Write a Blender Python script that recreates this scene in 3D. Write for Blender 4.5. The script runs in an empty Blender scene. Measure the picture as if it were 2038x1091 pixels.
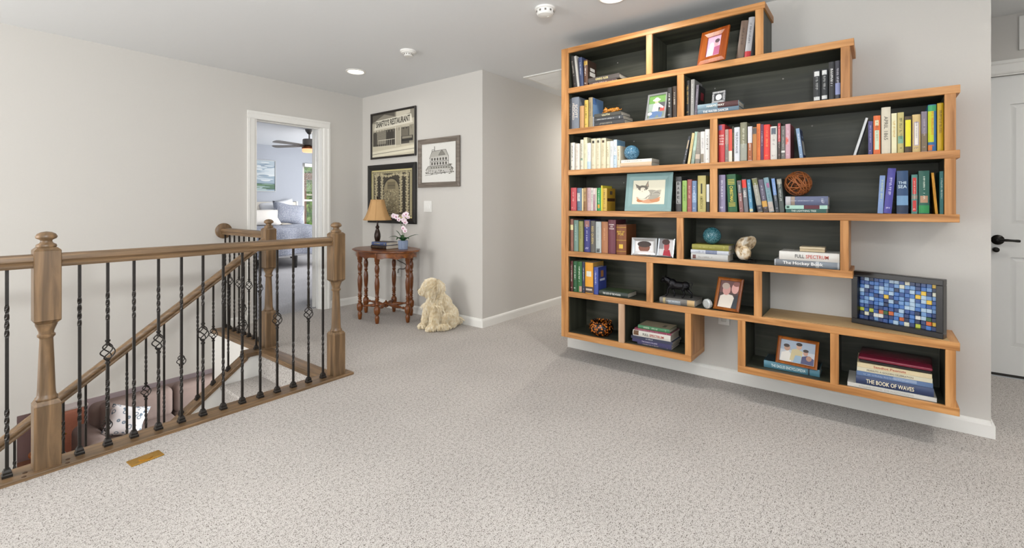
import bpy, bmesh, math, random
from math import sin, cos, pi, radians as R, sqrt, atan2
from mathutils import Vector, Matrix
import mathutils.noise as mnoise
random.seed(7)
scene = bpy.context.scene
COL = scene.collection

# ------------------------------------------------------------------ camera
F, CX, HY, H = 929.6, 1019.0, 407.1, 1.165      # focal length, principal column, horizon row (pixels of 2038 x 1091), eye height
YAW = atan2(1742.6 - 1019, F)
cam = bpy.data.cameras.new('camera'); camo = bpy.data.objects.new('camera', cam); COL.objects.link(camo)
cam.sensor_fit = 'HORIZONTAL'; cam.sensor_width = 36; cam.lens = F / 2038 * 36
cam.shift_y = -(545.5 - HY) / 2038; cam.clip_start = .02
camo.location = (0, 0, H); camo.rotation_euler = (pi / 2, 0, YAW - pi / 2)
scene.camera = camo

# ------------------------------------------------------------------ exposure, sky, lights
scene.view_settings.view_transform = 'Standard'; scene.view_settings.look = 'None'
scene.view_settings.exposure = 0.12; scene.view_settings.gamma = 1.0; scene.view_settings.use_curve_mapping = False
world = bpy.data.worlds.new('sky'); scene.world = world; world.use_nodes = True
world.node_tree.nodes['Background'].inputs[0].default_value = (.80, .90, 1.0, 1)
world.node_tree.nodes['Background'].inputs[1].default_value = 1.3
def area(name, loc, look, sx, sy, watt, col=(1, 1, 1), shape='RECTANGLE', spread=180):
    l = bpy.data.lights.new(name, 'AREA'); l.shape = shape; l.size = sx; l.size_y = sy
    l.energy = watt; l.color = col; l.spread = R(spread)
    o = bpy.data.objects.new(name, l); COL.objects.link(o); o.location = loc
    o.rotation_euler = (Vector(look)).to_track_quat('-Z', 'Y').to_euler()
    return o
# fill lamps added at unseen, made-up windows of the loft and foyer
area('added_fill_loft', (-2.55, -.1, 1.45), (1, 0, -.04), 2.9, 1.5, 13, (.95, .98, 1.0))
area('added_fill_side', (.6, -2.55, 1.4), (0, 1, -.04), 2.6, 1.5, 11, (.95, .98, 1.0))
area('added_fill_foyer', (-2.55, 3.95, 1.1), (1, 0, .06), 1.5, 2.2, 92, (1.0, .985, .96))
# unseen fill lamp added near the camera, bounced off the ceiling like a flash
area('bounce_fill', (-.35, -.3, 1.62), (.02, .8, 1), .25, .25, 122, (.94, .975, 1.0))
area('added_fill_bedroom', (6.9, 7.6, 1.4), (-1, 0, -.05), 2.6, 1.5, 125, (1.0, .99, .98))  # fill lamp added at an unseen side window of the bedroom
area('added_fill_lower', (3.9, 7.2, -1.5), (-1, .1, -.05), 2.4, 1.4, 95, (1.0, .97, .96))  # fill lamp added at an unseen window of the lower floor

# ------------------------------------------------------------------ helpers: materials
def lin(c):
    c = c / 255
    return c / 12.92 if c <= .04045 else ((c + .055) / 1.055) ** 2.4
def rgb(h):
    if isinstance(h, str):
        h = h.lstrip('#'); return tuple(lin(int(h[i:i + 2], 16)) for i in (0, 2, 4))
    return tuple(lin(x) for x in h)
_m = {}
def newmat(name):
    m = bpy.data.materials.new(name); m.use_nodes = True
    return m, m.node_tree.nodes, m.node_tree.links, m.node_tree.nodes['Principled BSDF']
def M(h, rough=.5, metal=0, var=.08, bump=0, scale=30, spec=.5, coat=0):
    """plain procedural material: one colour with faint noise variation"""
    key = ('M', h if isinstance(h, str) else tuple(h), rough, metal, var, bump, scale, spec, coat)
    if key in _m: return _m[key]
    m, N, L, b = newmat('paint_%s' % (h if isinstance(h, str) else '%d_%d_%d' % tuple(h)))
    c = rgb(h)
    tc = N.new('ShaderNodeTexCoord'); n = N.new('ShaderNodeTexNoise'); n.inputs['Scale'].default_value = scale; n.inputs['Detail'].default_value = 3
    L.new(tc.outputs['Object'], n.inputs['Vector'])
    mx = N.new('ShaderNodeMix'); mx.data_type = 'RGBA'
    mx.inputs[6].default_value = (*[x * (1 - var) for x in c], 1); mx.inputs[7].default_value = (*[min(1, x * (1 + var)) for x in c], 1)
    L.new(n.outputs['Fac'], mx.inputs[0]); L.new(mx.outputs[2], b.inputs['Base Color'])
    b.inputs['Roughness'].default_value = rough; b.inputs['Metallic'].default_value = metal
    b.inputs['Specular IOR Level'].default_value = spec; b.inputs['Coat Weight'].default_value = coat
    if bump:
        bp = N.new('ShaderNodeBump'); bp.inputs['Strength'].default_value = bump; bp.inputs['Distance'].default_value = .003
        L.new(n.outputs['Fac'], bp.inputs['Height']); L.new(bp.outputs['Normal'], b.inputs['Normal'])
    _m[key] = m; return m
def wood(name, c1, c2, axis, rough=.4, grain=26, c3=None):
    key = ('W', name, axis)
    if key in _m: return _m[key]
    m, N, L, b = newmat(name)
    tc = N.new('ShaderNodeTexCoord'); mp = N.new('ShaderNodeMapping')
    s = [grain] * 3; s['XYZ'.index(axis)] = grain * .07
    mp.inputs['Scale'].default_value = s
    L.new(tc.outputs['Object'], mp.inputs['Vector'])
    n = N.new('ShaderNodeTexNoise'); n.inputs['Scale'].default_value = 1; n.inputs['Detail'].default_value = 6; n.inputs['Distortion'].default_value = .8
    L.new(mp.outputs[0], n.inputs['Vector'])
    r = N.new('ShaderNodeValToRGB'); e = r.color_ramp.elements
    e[0].position = .32; e[0].color = (*rgb(c1), 1); e[1].position = .68; e[1].color = (*rgb(c2), 1)
    if c3: q = e.new(.5); q.color = (*rgb(c3), 1)
    L.new(n.outputs['Fac'], r.inputs[0]); L.new(r.outputs[0], b.inputs['Base Color'])
    n2 = N.new('ShaderNodeTexNoise'); n2.inputs['Scale'].default_value = 5; n2.inputs['Detail'].default_value = 5; L.new(mp.outputs[0], n2.inputs['Vector'])
    bp = N.new('ShaderNodeBump'); bp.inputs['Strength'].default_value = .12; bp.inputs['Distance'].default_value = .002
    L.new(n2.outputs['Fac'], bp.inputs['Height']); L.new(bp.outputs['Normal'], b.inputs['Normal'])
    b.inputs['Roughness'].default_value = rough
    _m[key] = m; return m
def emit(h, s):
    key = ('E', h, s)
    if key in _m: return _m[key]
    m, N, L, b = newmat('glow_%s' % h); b.inputs['Base Color'].default_value = (*rgb(h), 1)
    b.inputs['Emission Color'].default_value = (*rgb(h), 1); b.inputs['Emission Strength'].default_value = s
    _m[key] = m; return m
def carpet(name, light, mid, dark, sc=170):
    m, N, L, b = newmat(name)
    tc = N.new('ShaderNodeTexCoord')
    n = N.new('ShaderNodeTexNoise'); n.inputs['Scale'].default_value = sc; n.inputs['Detail'].default_value = 2; n.inputs['Roughness'].default_value = .6
    L.new(tc.outputs['Object'], n.inputs['Vector'])
    n3 = N.new('ShaderNodeTexNoise'); n3.inputs['Scale'].default_value = sc * .3; n3.inputs['Detail'].default_value = 3; L.new(tc.outputs['Object'], n3.inputs['Vector'])
    mm = N.new('ShaderNodeMix'); mm.inputs[0].default_value = .26; L.new(n.outputs['Fac'], mm.inputs[2]); L.new(n3.outputs['Fac'], mm.inputs[3])
    r = N.new('ShaderNodeValToRGB'); e = r.color_ramp.elements
    e[0].position = .37; e[0].color = (*rgb(dark), 1); e[1].position = .56; e[1].color = (*rgb(light), 1)
    q = e.new(.46); q.color = (*rgb(mid), 1)
    L.new(mm.outputs[0], r.inputs[0])
    n2 = N.new('ShaderNodeTexNoise'); n2.inputs['Scale'].default_value = 1.7; n2.inputs['Detail'].default_value = 3
    L.new(tc.outputs['Object'], n2.inputs['Vector'])
    mx = N.new('ShaderNodeMix'); mx.data_type = 'RGBA'; mx.blend_type = 'MULTIPLY'; mx.inputs[0].default_value = 1
    r2 = N.new('ShaderNodeValToRGB'); r2.color_ramp.elements[0].position = .35; r2.color_ramp.elements[0].color = (.92, .92, .92, 1); r2.color_ramp.elements[1].position = .65
    L.new(n2.outputs['Fac'], r2.inputs[0]); L.new(r.outputs[0], mx.inputs[6]); L.new(r2.outputs[0], mx.inputs[7])
    L.new(mx.outputs[2], b.inputs['Base Color'])
    bp = N.new('ShaderNodeBump'); bp.inputs['Strength'].default_value = .35; bp.inputs['Distance'].default_value = .003
    L.new(n.outputs['Fac'], bp.inputs['Height']); L.new(bp.outputs['Normal'], b.inputs['Normal'])
    b.inputs['Roughness'].default_value = .95; b.inputs['Specular IOR Level'].default_value = .1
    return m
def pattern(name, kind, cols, scale, rough=.8, bump=.3):
    m, N, L, b = newmat(name)
    tc = N.new('ShaderNodeTexCoord')
    if kind == 'voronoi':
        t = N.new('ShaderNodeTexVoronoi'); t.inputs['Scale'].default_value = scale; out = t.outputs['Distance']
    elif kind == 'wave':
        t = N.new('ShaderNodeTexWave'); t.inputs['Scale'].default_value = scale; t.inputs['Distortion'].default_value = 3; out = t.outputs['Fac']
    else:
        t = N.new('ShaderNodeTexNoise'); t.inputs['Scale'].default_value = scale; t.inputs['Detail'].default_value = 4; out = t.outputs['Fac']
    L.new(tc.outputs['Object'], t.inputs['Vector'])
    r = N.new('ShaderNodeValToRGB'); e = r.color_ramp.elements
    while len(e) < len(cols): e.new(.5)
    for i, (p, c) in enumerate(cols): e[i].position = p
    for i, (p, c) in enumerate(cols): e[i].color = (*rgb(c), 1)
    L.new(out, r.inputs[0]); L.new(r.outputs[0], b.inputs['Base Color'])
    if bump:
        bp = N.new('ShaderNodeBump'); bp.inputs['Strength'].default_value = bump; bp.inputs['Distance'].default_value = .004
        L.new(out, bp.inputs['Height']); L.new(bp.outputs['Normal'], b.inputs['Normal'])
    b.inputs['Roughness'].default_value = rough
    return m
def glass(name, col=(.95, .98, 1), rough=0.02):
    m, N, L, b = newmat(name)
    t = N.new('ShaderNodeBsdfTransparent'); t.inputs[0].default_value = (*col, 1); g = N.new('ShaderNodeBsdfGlossy'); g.inputs['Roughness'].default_value = rough
    mx = N.new('ShaderNodeMixShader'); mx.inputs[0].default_value = .006; L.new(t.outputs[0], mx.inputs[1]); L.new(g.outputs[0], mx.inputs[2]); L.new(mx.outputs[0], N['Material Output'].inputs['Surface'])
    return m

# ------------------------------------------------------------------ helpers: meshes
class MB:
    def __init__(s): s.v = []; s.f = []; s.mi = []; s.m = 0
    def add(s, vs, fs):
        o = len(s.v); s.v += [tuple(p) for p in vs]; s.f += [tuple(i + o for i in f) for f in fs]; s.mi += [s.m] * len(fs); return s
    def box(s, x0, x1, y0, y1, z0, z1):
        x0, x1 = min(x0, x1), max(x0, x1); y0, y1 = min(y0, y1), max(y0, y1); z0, z1 = min(z0, z1), max(z0, z1)
        return s.add([(x, y, z) for x in (x0, x1) for y in (y0, y1) for z in (z0, z1)],
                     [(0, 1, 3, 2), (4, 6, 7, 5), (0, 4, 5, 1), (2, 3, 7, 6), (0, 2, 6, 4), (1, 5, 7, 3)])
    def cbox(s, x0, x1, y0, y1, z0, z1, c=.002):
        x0, x1 = min(x0, x1), max(x0, x1); y0, y1 = min(y0, y1), max(y0, y1); z0, z1 = min(z0, z1), max(z0, z1)
        bm = bmesh.new(); bmesh.ops.create_cube(bm, size=1)
        for v in bm.verts: v.co = ((x0 + x1) / 2 + v.co.x * (x1 - x0), (y0 + y1) / 2 + v.co.y * (y1 - y0), (z0 + z1) / 2 + v.co.z * (z1 - z0))
        bmesh.ops.bevel(bm, geom=bm.edges[:], offset=c, segments=1, affect='EDGES')
        bm.verts.index_update()
        s.add([v.co[:] for v in bm.verts], [[v.index for v in f.verts] for f in bm.faces]); bm.free(); return s
    def rbox(s, x0, x1, y0, y1, z0, z1, r=.03, seg=4):
        bm = bmesh.new(); bmesh.ops.create_cube(bm, size=1)
        for v in bm.verts: v.co = ((x0 + x1) / 2 + v.co.x * (x1 - x0), (y0 + y1) / 2 + v.co.y * (y1 - y0), (z0 + z1) / 2 + v.co.z * (z1 - z0))
        bmesh.ops.bevel(bm, geom=bm.edges[:], offset=r, segments=seg, affect='EDGES', profile=.5)
        bm.verts.index_update()
        s.add([v.co[:] for v in bm.verts], [[v.index for v in f.verts] for f in bm.faces]); bm.free(); return s
    def prism(s, poly, a0, a1, axis='x'):
        """poly: list of 2-d points in the plane across axis, extruded from a0 to a1"""
        def P(a, p): return {'x': (a, p[0], p[1]), 'y': (p[0], a, p[1]), 'z': (p[0], p[1], a)}[axis]
        n = len(poly)
        vs = [P(a0, p) for p in poly] + [P(a1, p) for p in poly]
        fs = [(i, (i + 1) % n, n + (i + 1) % n, n + i) for i in range(n)] + [tuple(range(n))[::-1], tuple(range(n, 2 * n))]
        return s.add(vs, fs)
    def lathe(s, prof, n=16, c=(0, 0, 0), sx=1, sy=1, cap=True):
        """prof: (radius, z) from bottom to top, axis z"""
        vs = []; fs = []
        for r, z in prof:
            for k in range(n):
                a = 2 * pi * k / n; vs.append((c[0] + r * sx * cos(a), c[1] + r * sy * sin(a), c[2] + z))
        for i in range(len(prof) - 1):
            for k in range(n): fs.append((i * n + k, i * n + (k + 1) % n, (i + 1) * n + (k + 1) % n, (i + 1) * n + k))
        if cap: fs.append(tuple(range(n))[::-1]); fs.append(tuple(range((len(prof) - 1) * n, len(prof) * n)))
        return s.add(vs, fs)
    def tube(s, pts, r, n=6, closed=False, cap=True):
        pts = [Vector(p) for p in pts]; m = len(pts); rr = r if isinstance(r, (list, tuple)) else [r] * m
        vs = []; fs = []; up = None
        for i, p in enumerate(pts):
            if closed: t = pts[(i + 1) % m] - pts[i - 1]
            else: t = pts[min(i + 1, m - 1)] - pts[max(i - 1, 0)]
            t = t.normalized() if t.length > 1e-9 else Vector((0, 0, 1))
            if up is None:
                up = Vector((0, 0, 1)) if abs(t.z) < .9 else Vector((1, 0, 0))
            up = (up - t * up.dot(t)); up = up.normalized() if up.length > 1e-6 else t.orthogonal().normalized()
            w = t.cross(up)
            for k in range(n):
                a = 2 * pi * k / n; vs.append(p + (up * cos(a) + w * sin(a)) * rr[i])
        for i in range(m if closed else m - 1):
            j = (i + 1) % m
            for k in range(n): fs.append((i * n + k, i * n + (k + 1) % n, j * n + (k + 1) % n, j * n + k))
        if cap and not closed: fs.append(tuple(range(n))[::-1]); fs.append(tuple(range((m - 1) * n, m * n)))
        return s.add(vs, fs)
    def ell(s, c, r, seg=14, ring=9, mat=None):
        vs = [(0, 0, -1)]; fs = []
        for i in range(1, ring):
            ph = -pi / 2 + pi * i / ring
            for k in range(seg): vs.append((cos(ph) * cos(2 * pi * k / seg), cos(ph) * sin(2 * pi * k / seg), sin(ph)))
        vs.append((0, 0, 1)); T = len(vs) - 1
        for k in range(seg):
            fs.append((0, 1 + (k + 1) % seg, 1 + k)); fs.append((T, 1 + (ring - 2) * seg + k, 1 + (ring - 2) * seg + (k + 1) % seg))
            for i in range(ring - 2): fs.append((1 + i * seg + k, 1 + i * seg + (k + 1) % seg, 1 + (i + 1) * seg + (k + 1) % seg, 1 + (i + 1) * seg + k))
        out = []
        for p in vs:
            q = Vector((p[0] * r[0], p[1] * r[1], p[2] * r[2]))
            if mat: q = mat @ q
            out.append(q + Vector(c))
        return s.add(out, fs)
    def quad(s, a, b, c, d): return s.add([a, b, c, d], [(0, 1, 2, 3)])
    def xf(s, mat, start=0):
        for i in range(start, len(s.v)): s.v[i] = tuple(mat @ Vector(s.v[i]))
        return s
    def mesh(s, name, mats, smooth=False, ang=35):
        me = bpy.data.meshes.new(name); me.from_pydata(s.v, [], s.f)
        for m in (mats if isinstance(mats, (list, tuple)) else [mats]): me.materials.append(m)
        if isinstance(mats, (list, tuple)) and len(mats) > 1: me.polygons.foreach_set('material_index', s.mi)
        bm = bmesh.new(); bm.from_mesh(me); bmesh.ops.recalc_face_normals(bm, faces=bm.faces); bm.to_mesh(me); bm.free()
        if smooth:
            me.polygons.foreach_set('use_smooth', [True] * len(me.polygons)); me.set_sharp_from_angle(angle=R(ang))
        me.update(); return me
    def build(s, name, mats, parent=None, loc=(0, 0, 0), smooth=False, ang=35):
        return link(name, s.mesh(name, mats, smooth, ang), parent, loc)
def link(name, me, parent=None, loc=(0, 0, 0), rot=(0, 0, 0)):
    o = bpy.data.objects.new(name, me); COL.objects.link(o); o.location = loc; o.rotation_euler = rot
    if parent: o.parent = parent
    return o
def thing(name, label, cat, loc=(0, 0, 0), rot=0, group=None):
    o = bpy.data.objects.new(name, None); COL.objects.link(o); o.empty_display_size = .05; o.location = loc
    o.rotation_euler = rot if isinstance(rot, tuple) else (0, 0, rot)
    return tag(o, label, cat, group)
def tag(o, label, cat, group=None):
    o['label'] = label; o['category'] = cat
    if group: o['group'] = group
    return o
def struct(o): o['kind'] = 'structure'; return o
def bez(pts, n=8):
    """Catmull-Rom through points"""
    P = [Vector(p) for p in pts]; P = [P[0] * 2 - P[1]] + P + [P[-1] * 2 - P[-2]]; out = []
    for i in range(1, len(P) - 2):
        for k in range(n):
            t = k / n; a, b, c, d = P[i - 1:i + 3]
            out.append(.5 * ((2 * b) + (c - a) * t + (2 * a - 5 * b + 4 * c - d) * t * t + (3 * b - a - 3 * c + d) * t ** 3))
    out.append(P[-2]); return out
# pixel -> point on a plane X = const (used to read real positions off the photograph)
_u = (sin(YAW), cos(YAW)); _v = (-cos(YAW), sin(YAW))
def onX(px, py, X):
    r = (px - CX) / F; dx = r * _u[0] + _u[1]; dy = r * _v[0] + _v[1]; t = X / dx
    return dy * t, H + (HY - py) / F * t
# text -> flat mesh pieces
_t = {}
def text_geo(s):
    if s in _t: return _t[s]
    cu = bpy.data.curves.new('t', 'FONT'); cu.body = s; cu.resolution_u = 2; cu.offset = .012
    o = bpy.data.objects.new('t', cu); me = bpy.data.meshes.new_from_object(o)
    vs = [v.co.copy() for v in me.vertices]; fs = [tuple(p.vertices) for p in me.polygons]
    bpy.data.objects.remove(o); bpy.data.curves.remove(cu); bpy.data.meshes.remove(me)
    x0 = min(v.x for v in vs); x1 = max(v.x for v in vs); y0 = min(v.y for v in vs); y1 = max(v.y for v in vs)
    _t[s] = ([((v.x - x0) / (x1 - x0), (v.y - y0) / (y1 - y0)) for v in vs], fs); return _t[s]
def put_text(mb, s, o, ex, ey, L, h):
    """text box of length L along ex and height h along ey, centred on o"""
    vs, fs = text_geo(s); o = Vector(o); ex = Vector(ex); ey = Vector(ey)
    mb.add([o + ex * ((x - .5) * L) + ey * ((y - .5) * h) for x, y in vs], fs)
def put_marks(mb, o, ex, ey, L, h, rnd, w=.8):
    """a row of small strokes: print too small to read"""
    o = Vector(o); ex = Vector(ex); ey = Vector(ey); x = -L / 2
    while x < L / 2 - h * .2:
        ww = h * rnd.uniform(.25, .55) * w
        if rnd.random() < .16: x += ww * 1.5; continue
        k = rnd.random(); y0, y1 = (-.5, .5) if k < .5 else ((-.5, .15) if k < .8 else (-.2, .5))
        a = o + ex * x; mb.add([a + ey * y0 * h, a + ex * ww * .45 + ey * y0 * h, a + ex * ww * .45 + ey * y1 * h, a + ey * y1 * h], [(0, 1, 2, 3)])
        if k < .6: mb.add([a + ex * ww * .45 + ey * h * .1, a + ex * ww + ey * h * .1, a + ex * ww + ey * h * .35, a + ex * ww * .45 + ey * h * .35], [(0, 1, 2, 3)])
        x += ww * 1.35
def print_on(name, parent, shapes, w, h, thick=.0006, flip=False):
    """flat printed picture in the local YZ plane facing -X; shapes: (hex, [(u,v)...]) with u left->right, v bottom->top in 0..1"""
    mats = []; mb = MB()
    for i, (c, poly) in enumerate(shapes):
        mt = M(c, .55, var=.03)
        if mt not in mats: mats.append(mt)
        mb.m = mats.index(mt)
        x = -thick - i * min(.00007, .0022 / len(shapes))
        mb.add([(x, (.5 - a) * w, b * h) for a, b in poly], [tuple(range(len(poly)))])
    me = bpy.data.meshes.new(name); me.from_pydata(mb.v, [], mb.f)
    for m in mats: me.materials.append(m)
    me.polygons.foreach_set('material_index', mb.mi); me.update()
    return link(name, me, parent)
def rect(a, b, c, d): return [(a, b), (c, b), (c, d), (a, d)]
def disc(cx, cy, rx, ry, n=14, a0=0, a1=2 * pi):
    return [(cx + rx * cos(a0 + (a1 - a0) * k / n), cy + ry * sin(a0 + (a1 - a0) * k / n)) for k in range(n + (0 if a1 - a0 > 6.2 else 1))]
def stroke(pts, w):
    """polyline -> thick ribbon quads (list of polys)"""
    out = []
    for (a, b), (c, d) in zip(pts, pts[1:]):
        l = sqrt((c - a) ** 2 + (d - b) ** 2) or 1; nx, ny = -(d - b) / l * w / 2, (c - a) / l * w / 2
        out.append([(a + nx, b + ny), (a - nx, b - ny), (c - nx, d - ny), (c + nx, d + ny)])
    return out
# ------------------------------------------------------------------ the setting
DX_ = 4.52; CE = 2.438; XW = 3.31; YL = 4.84; YN = 2.93
WALL = M('#cac6c0', .85, var=.015, bump=.05, scale=120, spec=.2)
WHITE = M('#e6e4df', .5, var=.01, spec=.4)
CEIL = M('#dfe0e0', .9, var=.01, spec=.1)
BLUE = M('#b3b7bf', .85, var=.015, spec=.2)
MAUVE = M('#c4bbc0', .85, var=.02, spec=.2)
CARPET = carpet('speckled_carpet', '#ccc7c2', '#b3aca6', '#554d47', 230)
CARPET2 = carpet('grey_carpet', '#c9c7c8', '#b0aeb0', '#5d5b5d', 210)
OAK = {a: wood('rail_oak_' + a, '#59452f', '#86694a', a, .38, 40, '#6f573d') for a in 'XYZ'}

def boxes(name, L, mat):
    mb = MB()
    for b in L: mb.box(*b)
    return struct(mb.build(name, mat))
boxes('floor', [(-2.7, 4.52, -2.7, 2.84, -.3, 0), (3.43, 7.1, 2.84, 2.94, -.3, 0), (4.52, 7.1, 1.86, 2.84, -.3, 0), (1.712, 3.43, 2.84, YL + .12, -.3, 0)], CARPET)
boxes('floor_bedroom', [(1.4, 7, YL + .12, 10.25, -.3, 0)], CARPET2)
boxes('floor_lower', [(-2.7, 4, 2.84, 10.25, -2.85, -2.75)], M('#b98f74', .5, scale=8))
boxes('ceiling', [(-2.7, 7.1, -2.7, YL + .12, CE, CE + .1)], CEIL)
boxes('ceiling_bedroom', [(1.4, 7, YL + .12, 10.25, CE, CE + .1)], M('#eceef0', .9, var=.01))
boxes('ceiling_lower', [(-2.7, 4, YL + .12, 10.25, -.35, -.3)], WHITE)
boxes('wall_left', [(-2.7, 2.085, YL, YL + .12, -.35, CE), (2.085, 2.805, YL, YL + .12, 2.03, CE), (2.805, 3.43, YL, YL + .12, -.35, CE),
                    (-2.7, .46, YL, YL + .12, -2.75, -.35)], WALL)
boxes('wall_picture', [(XW, XW + .12, YN + .12, YL, 0, CE), (XW, 7.1, YN, YN + .12, 0, CE)], WALL)
boxes('wall_bookcase', [(XW, XW + .12, -.455, 1.975, 0, CE), (XW + .12, 7.1, 1.86, 1.975, 0, CE)], WALL)
boxes('wall_hall_end', [(7.0, 7.1, 1.975, YN, 0, CE)], WALL)
DX = 4.52
boxes('wall_door', [(DX, DX + .12, -.56, 1.86, 0, CE), (DX, DX + .12, -1.40, -.56, 2.045, CE), (DX, DX + .12, -2.7, -1.40, 0, CE)], WALL)
# behind the camera: two walls with added window openings, and the foyer end
boxes('wall_back', [(-2.7, -2.6, -2.7, -1.6, 0, CE), (-2.7, -2.6, -1.6, 1.4, 0, .65), (-2.7, -2.6, -1.6, 1.4, 2.25, CE), (-2.7, -2.6, 1.4, 3.15, -2.75, CE),
                    (-2.7, -2.6, 3.15, 4.75, -2.75, -.25), (-2.7, -2.6, 3.15, 4.75, 2.05, CE), (-2.7, -2.6, 4.75, YL, -2.75, CE)], WALL)
boxes('wall_right', [(-2.7, -.75, -2.7, -2.6, 0, CE), (-.75, 1.95, -2.7, -2.6, 0, .6), (-.75, 1.95, -2.7, -2.6, 2.2, CE), (1.95, DX + .12, -2.7, -2.6, 0, CE)], WALL)
# bedroom shell
boxes('wall_bedroom', [(1.4, 5.44, 10.25, 10.4, -.3, CE), (5.44, 6.5, 10.25, 10.4, -.3, .42), (5.44, 6.5, 10.25, 10.4, 2.1, CE), (6.5, 7.1, 10.25, 10.4, -.3, CE)], BLUE)
boxes('wall_bedroom_side', [(1.3, 1.4, YL + .12, 10.25, 0, CE), (7.0, 7.1, YL + .12, 6.2, 0, CE), (7, 7.1, 6.2, 9.0, 0, .6), (7, 7.1, 6.2, 9.0, 2.2, CE), (7, 7.1, 9.0, 10.25, 0, CE), (3.43, 7.1, YL, YL + .12, 0, CE)], BLUE)
# lower storey
boxes('wall_lower_far', [(-2.7, 4, 10.25, 10.4, -2.75, -.3)], MAUVE)
boxes('wall_lower_side', [(3.9, 4.0, YL, 5.9, -2.75, -.35), (3.9, 4, 8.5, 10.25, -2.75, -.35), (3.9, 4, 5.9, 8.5, -2.75, -2.25), (3.9, 4, 5.9, 8.5, -.75, -.35),
                         (-2.7, -2.6, YL, 10.25, -2.75, -.35), (1.79, 3.9, YL, YL + .12, -2.75, -.35)], MAUVE)
boxes('wall_stair_near', [(-2.7, 1.70, 2.84, 2.86, -2.75, -.02)], WHITE)
boxes('wall_stair_head', [(1.713, 1.76, 2.86, YL, -2.75, -.3)], WHITE)
boxes('wall_landing_edge', [(1.703, 1.7115, 3.94, YL, -.35, -.023)], WHITE)
boxes('wall_leak_blocker', [(DX_ + .3, DX_ + .36, -2.7, 1.86, -.3, CE)], WALL)  # unseen wall added behind the hall door to block leaking light

# ---- baseboards: profile along a run
def baseboard(name, runs):
    mb = MB()
    prof = [(0, 0), (.014, 0), (.014, .062), (.011, .072), (.006, .080), (0, .083)]
    for kind, fixed, a, b, s in runs:
        if kind == 'x': mb.prism([(fixed + s * d, z) for d, z in prof], a, b, 'x')          # run along X on a wall at Y=fixed
        else: mb.prism([(fixed + s * d, z) for d, z in prof], a, b, 'y')
    return struct(mb.build(name, WHITE))
baseboard('baseboard_left', [('x', YL, 1.86, 2.005, -1), ('x', YL, 2.885, XW - .014, -1)])
baseboard('baseboard_picture', [('y', XW, YN, YL, -1), ('x', YN, XW - .014, 7, -1)])
bb = baseboard('baseboard_bookcase', [('y', XW, -.455, 1.975, -1), ('x', -.455, XW - .014, XW + .134, -1), ('x', 1.975, XW - .014, 7, 1), ('y', XW + .12, -.455, 1.86, 1)])
baseboard('baseboard_right', [('x', -2.6, -2.6, DX, 1), ('y', -2.6, -2.6, 2.8, 1), ('y', DX, -2.6, -1.47, -1), ('y', DX, -.49, 1.86, -1)])
baseboard('baseboard_bedroom', [('x', 10.25, 1.4, 7, -1)])

# ---- door casings
def casing(name, wall, ax, a0, a1, zt, s, w=.075, t=.018, zb=0, sill=False):
    """moulded casing round an opening: ax 'x' for a wall at Y=wall, 'y' for a wall at X=wall; s = side it projects to"""
    prof = [(0, 0), (w, 0), (w, t), (w - .020, t), (w - .027, t * .72), (.012, t * .6), (.004, t * .45), (0, t * .3)]
    mb = MB()
    for e, d in ((a0, -1), (a1, 1)):
        mb.prism([(e + d * p, wall + s * q) if ax == 'x' else (wall + s * q, e + d * p) for p, q in prof], zb, zt, 'z')
    mb.prism([(wall + s * q, zt + p) for p, q in prof], a0 - w, a1 + w, ax)
    return struct(mb.build(name, WHITE))
casing('trim_1', YL, 'x', 2.085, 2.805, 2.012, -1)
mb = MB(); mb.box(2.085, 2.10, YL, YL + .12, 0, 2.03); mb.box(2.79, 2.805, YL, YL + .12, 0, 2.03); mb.box(2.10, 2.79, YL, YL + .12, 2.012, 2.03)
mb.box(2.10, 2.112, YL + .05, YL + .085, 0, 2.012); mb.box(2.778, 2.79, YL + .05, YL + .085, 0, 2.012); mb.box(2.112, 2.778, YL + .05, YL + .085, 2.0, 2.012)
struct(mb.build('trim_2', WHITE))
casing('trim_3', DX, 'y', -1.40, -.56, 2.045, -1, .088, .02)
mb = MB(); mb.box(DX, DX + .12, -.56, -.572, 0, 2.045); mb.box(DX, DX + .12, -1.40, -1.388, 0, 2.045); mb.box(DX, DX + .12, -1.388, -.572, 2.035, 2.045)
struct(mb.build('trim_4', WHITE))

# ---- bedroom door, swung open into the bedroom (only its edge shows)
d = struct(MB().cbox(-.035, 0, 0, .70, .012, 2.008, .002).build('door_1', M('#c9c7c3', .5, var=.01), None, (2.783, YL + .122, 0)))
d.rotation_euler = (0, 0, R(-34))
BLK = M('#16130f', .35, metal=.6, var=.1)
MB().tube([(-.075, .63, .95), (.04, .63, .95)], .01, 8).tube([(-.075, .63, .95), (-.08, .53, .95)], .008, 8).build('door_handle', BLK, d, smooth=True)

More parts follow.
